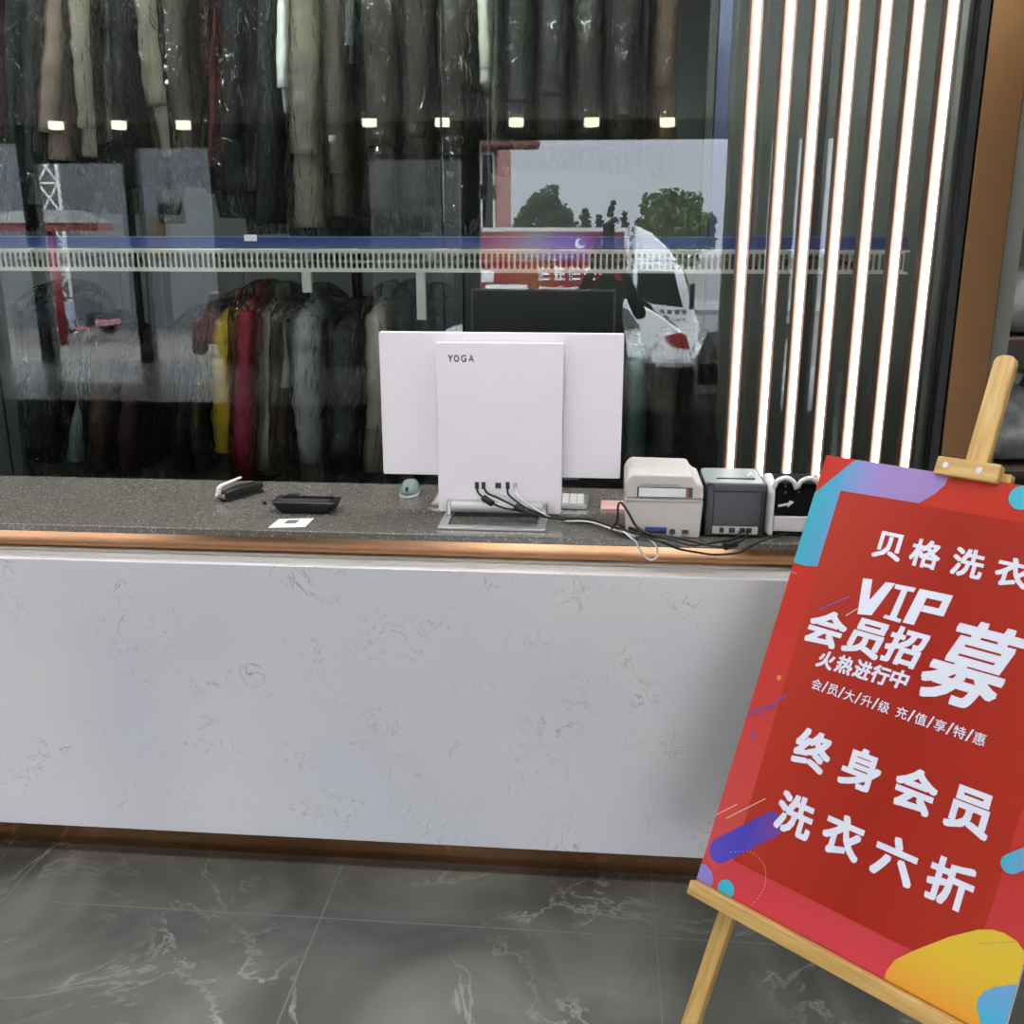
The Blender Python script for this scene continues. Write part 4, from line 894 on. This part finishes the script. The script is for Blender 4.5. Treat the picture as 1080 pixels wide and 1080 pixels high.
# red facade and eaves beyond the doorway, pavilion, grey building, billboard tower
p = mir(506, 230, 33); q = mir(524, 230, 33)
fb = thing('red_building', 'reddish brick building with tall windows behind the truck, reflected', 'building', (q.x, q.y, zg))
hb_ = mir(515, 148, 33).z-zg
ob('wall', bx(-1.1, 0, -5, 0, 0, hb_), mat('brick_red', '8a5a52', .8, var=.12), fb)
for z in (hb_*.62, hb_*.8):
    wv = ob('window_frame', bx(-.5, -.06, .0, .05, z-.7, z+.7), M['paper'], fb); ob('pane', bx(-.44, -.12, .051, .07, z-.62, z+.62), M['car_glass'], wv)
ob('balustrade', bx(-1.1, .12, 0, .25, hb_*.40, hb_*.40+.5), mat('carved_rail', 'a98a80', .7, var=.4, scale=8), fb)
bm = BM(); prism(bm, [(-1.3, hb_-.25), (1.25, hb_-.25), (1.35, hb_-.05), (1.2, hb_+.05), (-1.3, hb_+.3)], -.5, .9, XZ); ob('eave', bm, mat('eave_red', '6a403a', .8, var=.2), fb, bevel=.05)
pv0 = mir(80, 320, 24)
pv = thing('street_pavilion', 'small red pavilion with a curved grey tile roof and red pillar, reflected', 'pavilion', (pv0.x, pv0.y, zg))
pt_ = mir(80, 222, 24).z-zg; pl_ = mir(80, 238, 24).z-zg
bm = BM(); loft(bm, [[Vector((x, y, z)) for x, y in ((-1.6*k_-.3, -1.2*k_), (.55*k_, -1.2*k_), (.55*k_, 1.0*k_), (-1.6*k_-.3, 1.0*k_))] for k_, z in ((1.05, pl_+.06), (.8, pl_+.16), (.55, pl_+.3), (.35, pt_))]); ob('roof', bm, M['tile_roof'], pv)
ob('fascia', bx(-1.95, .55, -1.2, 1.0, pl_-.12, pl_+.055), M['red_paint'], pv)
for x in (0, -1.5):
    for y in (.75,): ob('pillar', cyl(BM(), (x, y, 0), (x, y, pl_-.12), .10, 18), M['red_paint'], pv, smooth=True)
gb0 = mir(225, 300, 27)
gb = thing('grey_building', 'plain grey building wall reflected behind the hanging sign', 'building', (gb0.x, gb0.y, zg))
ob('wall', bx(-7.5, .3, -4, 0, 0, mir(190, 190, 22).z-zg+2.2), mat('grey_render', '53565b', .8, var=.05), gb)
ob('cornice', bx(-7.55, .35, -4, .1, mir(190, 190, 22).z-zg+2.2, mir(190, 190, 22).z-zg+2.3), M['kerb'], gb)
ob('door_panel', bx(-1.6, -1.1, .0, .06, 1.9, 2.9), mat('ochre_door', '4a4020', .6), gb)
k0_ = mir(485, 300, 20)
kk = thing('kiosk', 'dark grey street kiosk with a flat roof reflected left of the truck', 'kiosk', (k0_.x, k0_.y, zg))
ob('wall', bx(-2.3, 0, -2, 0, 0, 6.2), mat('dark_kiosk', '2f3131', .7, var=.1), kk); ob('roof', bx(-2.4, .1, -2.1, .15, 6.201, 6.35), mat('kiosk_roof', '4a4c4f', .7), kk)
ob('shutter', bx(-1.9, -.5, .0, .03, .3, 2.9), M['alu_dark'], kk)
hs0, hs1 = mir(166, 213, 14), mir(195, 236, 14)
hs = thing('hanging_sign', 'small dark hanging sign with four white characters reflected at left', 'sign', (hs0.x, hs0.y, hs0.z))
wd_, ht_ = hs1.x-hs0.x, hs0.z-hs1.z
ob('panel', bx(0, wd_, -.05, 0, -ht_, 0), M['black'], hs)
bm = BM()
for k, ch in enumerate('贝定彩墨'):
    t_ = text_bm(ch, wd_*(.14+.24*k), -ht_*.45, wd_*.21, ht_*.8, .03)
    for v_ in t_.verts: v_.co = Vector((v_.co.x, .003, v_.co.y))
    merge(bm, t_)
ob('characters', bm, M['paper'], hs)
ob('bracket', bx(wd_, wd_*1.55, -.035, -.015, -ht_*.5, -ht_*.44), M['steel'], hs)
ob('hanging_rod', cyl(BM(), (wd_*.5, -.025, 0), (wd_*.5, -.025, zl-hs0.z+.6), .012, 8), M['black'], hs)
bt = mir(53, 205, 26)
tw = thing('steel_tower', 'white lattice steel tower top reflected above the pavilion roof', 'tower', (bt.x, bt.y, zg))
htw = mir(53, 160, 26).z-zg; bm = BM()
for k in range(6):
    za, zb_ = htw*k/6, htw*(k+1)/6
    for a, b_ in (((-.3, za), (.25, zb_)), ((.25, za), (-.3, zb_)), ((-.3, zb_), (.25, zb_))): tube(bm, [(a[0], 0, a[1]), (b_[0], 0, b_[1])], .03, 6)
ob('lattice', bm, M['rail_white'], tw); bm = BM()
for x in (-.3, .25): tube(bm, [(x, 0, 0), (x, 0, htw)], .045, 6)
ob('mast', bm, M['rail_white'], tw)
dk = mir(220, 330, 20.5)
dc = thing('car', 'dark red car parked by the grey building, reflected at left', 'car', (dk.x+.5, dk.y+.1, zg))
pf = [(0, .35), (0, .8), (-.25, 1.0), (-.6, 1.42), (-1.9, 1.45), (-2.7, .98), (-3.8, .85), (-4.0, .4)]
pf2 = [(x*.25 if False else x, z) for x, z in pf]
ob('body', prism(BM(), [(-1.7*.0+x*.22-.0, z) for x, z in pf2], -1.7, 0, XZ), mat('maroon_car_paint', '4a2326', .3, var=.05, coat=.5), dc, bevel=.05)
ob('side_window', prism(BM(), [(-.1, 1.05), (-.17, 1.36), (-.4, 1.38), (-.52, 1.05)], .0, .012, XZ), M['car_glass'], dc)
for x in (-.18, -.72): ob('wheel', cyl(BM(), (x, -.12, .3), (x, .03, .3), .15, 20), M['tyre'], dc)
# electric scooter on the street
e0, e1 = mir(72, 346, 24), mir(115, 346, 24)
es = thing('electric_scooter', 'parked electric scooter with pink panels reflected in front of the pavilion', 'scooter', (e0.x, e0.y, zg+.0))
Ls = e1.x-e0.x
es.location.z = -1.1
for x in (0, Ls): ob('wheel', cyl(BM(), (x, -.05, .4), (x, .05, .4), .22, 22), M['tyre'], es, bevel=.02)
pk = mat('dusty_pink_paint', 'a86f74', .4)
ob('front_shield', prism(BM(), [(.1, .3), (.22, .3), (.12, .95), (.0, .95)], -.15, .15, XZ), mat('blue_grey_paint', '8f97a6', .4), es, bevel=.03)
ob('footboard', bx(.15, Ls*.6, -.14, .14, .28, .36), pk, es, bevel=.02)
ob('seat', prism(BM(), [(Ls*.5, .36), (Ls+.12, .36), (Ls+.2, .6), (Ls*.55, .72)], -.14, .14, XZ), M['black'], es, bevel=.04)
ob('tail_panel', prism(BM(), [(Ls*.75, .36), (Ls+.25, .42), (Ls+.22, .56), (Ls*.75, .55)], -.16, .16, XZ), pk, es, bevel=.02)
ob('handlebar', tube(BM(), [(.05, -.3, 1.02), (.04, 0, 1.05), (.05, .3, 1.02)], .025, 8), M['black'], es)

# ================================================================== PHOTOGRAPHER (seen in the glass)
pr = thing('person', 'person in dark clothing holding up a phone, reflected in the glass', 'person', (.03, -.46, 0))
def skin_mesh(name, V, E, rad, m, root=0, lv=2):
    me = bpy.data.meshes.new(name); me.from_pydata([tuple(p) for p in V], E, []); o = bpy.data.objects.new(name, me); COL.objects.link(o); o.parent = pr
    sk = o.modifiers.new('skin', 'SKIN'); sk.use_smooth_shade = True
    for i, r_ in enumerate(rad): me.skin_vertices[0].data[i].radius = (r_, r_) if not isinstance(r_, tuple) else r_
    me.skin_vertices[0].data[root].use_root = True
    sb = o.modifiers.new('sub', 'SUBSURF'); sb.levels = lv; sb.render_levels = lv
    me.materials.append(m); return o
V = [(0, 0, .78), (0, 0, .92), (0, .0, 1.06), (0, .0, 1.18), (0, .01, 1.24), (0, .02, 1.30),
     (-.16, .0, 1.18), (-.24, .10, 1.00), (-.10, .36, 1.33), (.16, .0, 1.18), (.24, .10, 1.00), (.10, .36, 1.33),
     (-.09, 0, .74), (-.095, .01, .42), (-.10, -.01, .08), (-.10, .09, .035), (.09, 0, .74), (.095, .01, .42), (.10, -.01, .08), (.10, .09, .035)]
E_ = [(0, 1), (1, 2), (2, 3), (3, 4), (4, 5), (3, 6), (6, 7), (7, 8), (3, 9), (9, 10), (10, 11), (0, 12), (12, 13), (13, 14), (14, 15), (0, 16), (16, 17), (17, 18), (18, 19)]
rd = [(.14, .1), (.125, .09), (.135, .095), (.11, .08), .05, .048, .058, .045, .027, .058, .045, .027, .085, .058, .04, .032, .085, .058, .04, .032]
skin_mesh('body', V, E_, rd, mat('dark_clothing', '1f2226', .8, var=.15, bump=.3))
def head():
    bm = BM(); n = 20; rings = []
    for i in range(n+1):
        a = PI*i/n; z = -math.cos(a); r_ = max(.001, math.sin(a))
        wx = .074*r_*(1-.18*max(0, -z)); rings.append([Vector((wx*math.cos(2*PI*k/28), .09*r_*math.sin(2*PI*k/28)+.005+(.012*math.exp(-((z+.12)/.16)**2) if math.sin(2*PI*k/28) > .96 else 0), 1.365+.112*z)) for k in range(28)])
    loft(bm, rings); return bm
hd = ob('head', head(), M['skin'], pr, smooth=True)
bm = BM(); sphere(bm, (-.028, .088, 1.375), .011); sphere(bm, (.028, .088, 1.375), .011); ob('eyes', bm, M['screen'], hd, smooth=True)
bm = BM(); sphere(bm, (0, .089, 1.315), .022, (1, .3, .3)); ob('mouth', bm, mat('lip', '8a4a44', .5), hd, smooth=True)
for sgn in (-1, 1): bm = BM(); sphere(bm, (sgn*.075, .0, 1.36), .028, (.35, .7, 1)); ob('ear', bm, M['skin'], hd, smooth=True)
bm = BM(); rings = []
for i in range(13):
    a = PI*(.28+.72*i/12); z = -math.cos(a); r_ = max(.001, math.sin(a))
    rings.append([Vector((.083*r_*math.cos(2*PI*k/24), .098*r_*math.sin(2*PI*k/24)-.004-(.02 if z < .35 and math.sin(2*PI*k/24) > 0 else 0)*1.8*(1-z), 1.37+.116*z)) for k in range(24)])
loft(bm, rings); ob('hair', bm, mat('black_hair', '121011', .5, var=.2), hd, smooth=True)
for sgn in (-1, 1):
    wx, wy, wz = sgn*.10, .36, 1.33
    HV = [(wx, wy, wz), (sgn*.092, .40, 1.41), (sgn*.088, .425, 1.45)]; HE = [(0, 1), (1, 2)]; HR = [.026, (.034, .016), (.036, .013)]
    for k in range(4):
        b0_ = len(HV); zz_ = 1.50-.0215*k+.03
        HV += [(sgn*.086, .432, zz_-.02), (sgn*.075, .452-.0, zz_-.008), (sgn*.058, .4515, zz_), (sgn*.046-sgn*.003*k, .4505, zz_+.002)]; HE += [(2, b0_), (b0_, b0_+1), (b0_+1, b0_+2), (b0_+2, b0_+3)]; HR += [.0095, .009, .008, .0065]
    b0_ = len(HV); HV += [(sgn*.078, .405, 1.47), (sgn*.062, .418, 1.505), (sgn*.05, .424, 1.53)]; HE += [(1, b0_), (b0_, b0_+1), (b0_+1, b0_+2)]; HR += [.012, .010, .008]
    skin_mesh('hand', HV, HE, HR, M['skin'])
ph = thing('phone', 'dark smartphone held up by the photographer, reflected in the glass', 'phone', (.03, -.026, 1.545))
b = prism(BM(), rrect(-.037, .037, -.078, .078, .01), -.005, .004, XZ); ob('case', b, M['black'], ph, bevel=.002)
ob('screen', bx(-.034, .034, -.0062, -.0052, -.074, .074), M['screen'], ph)
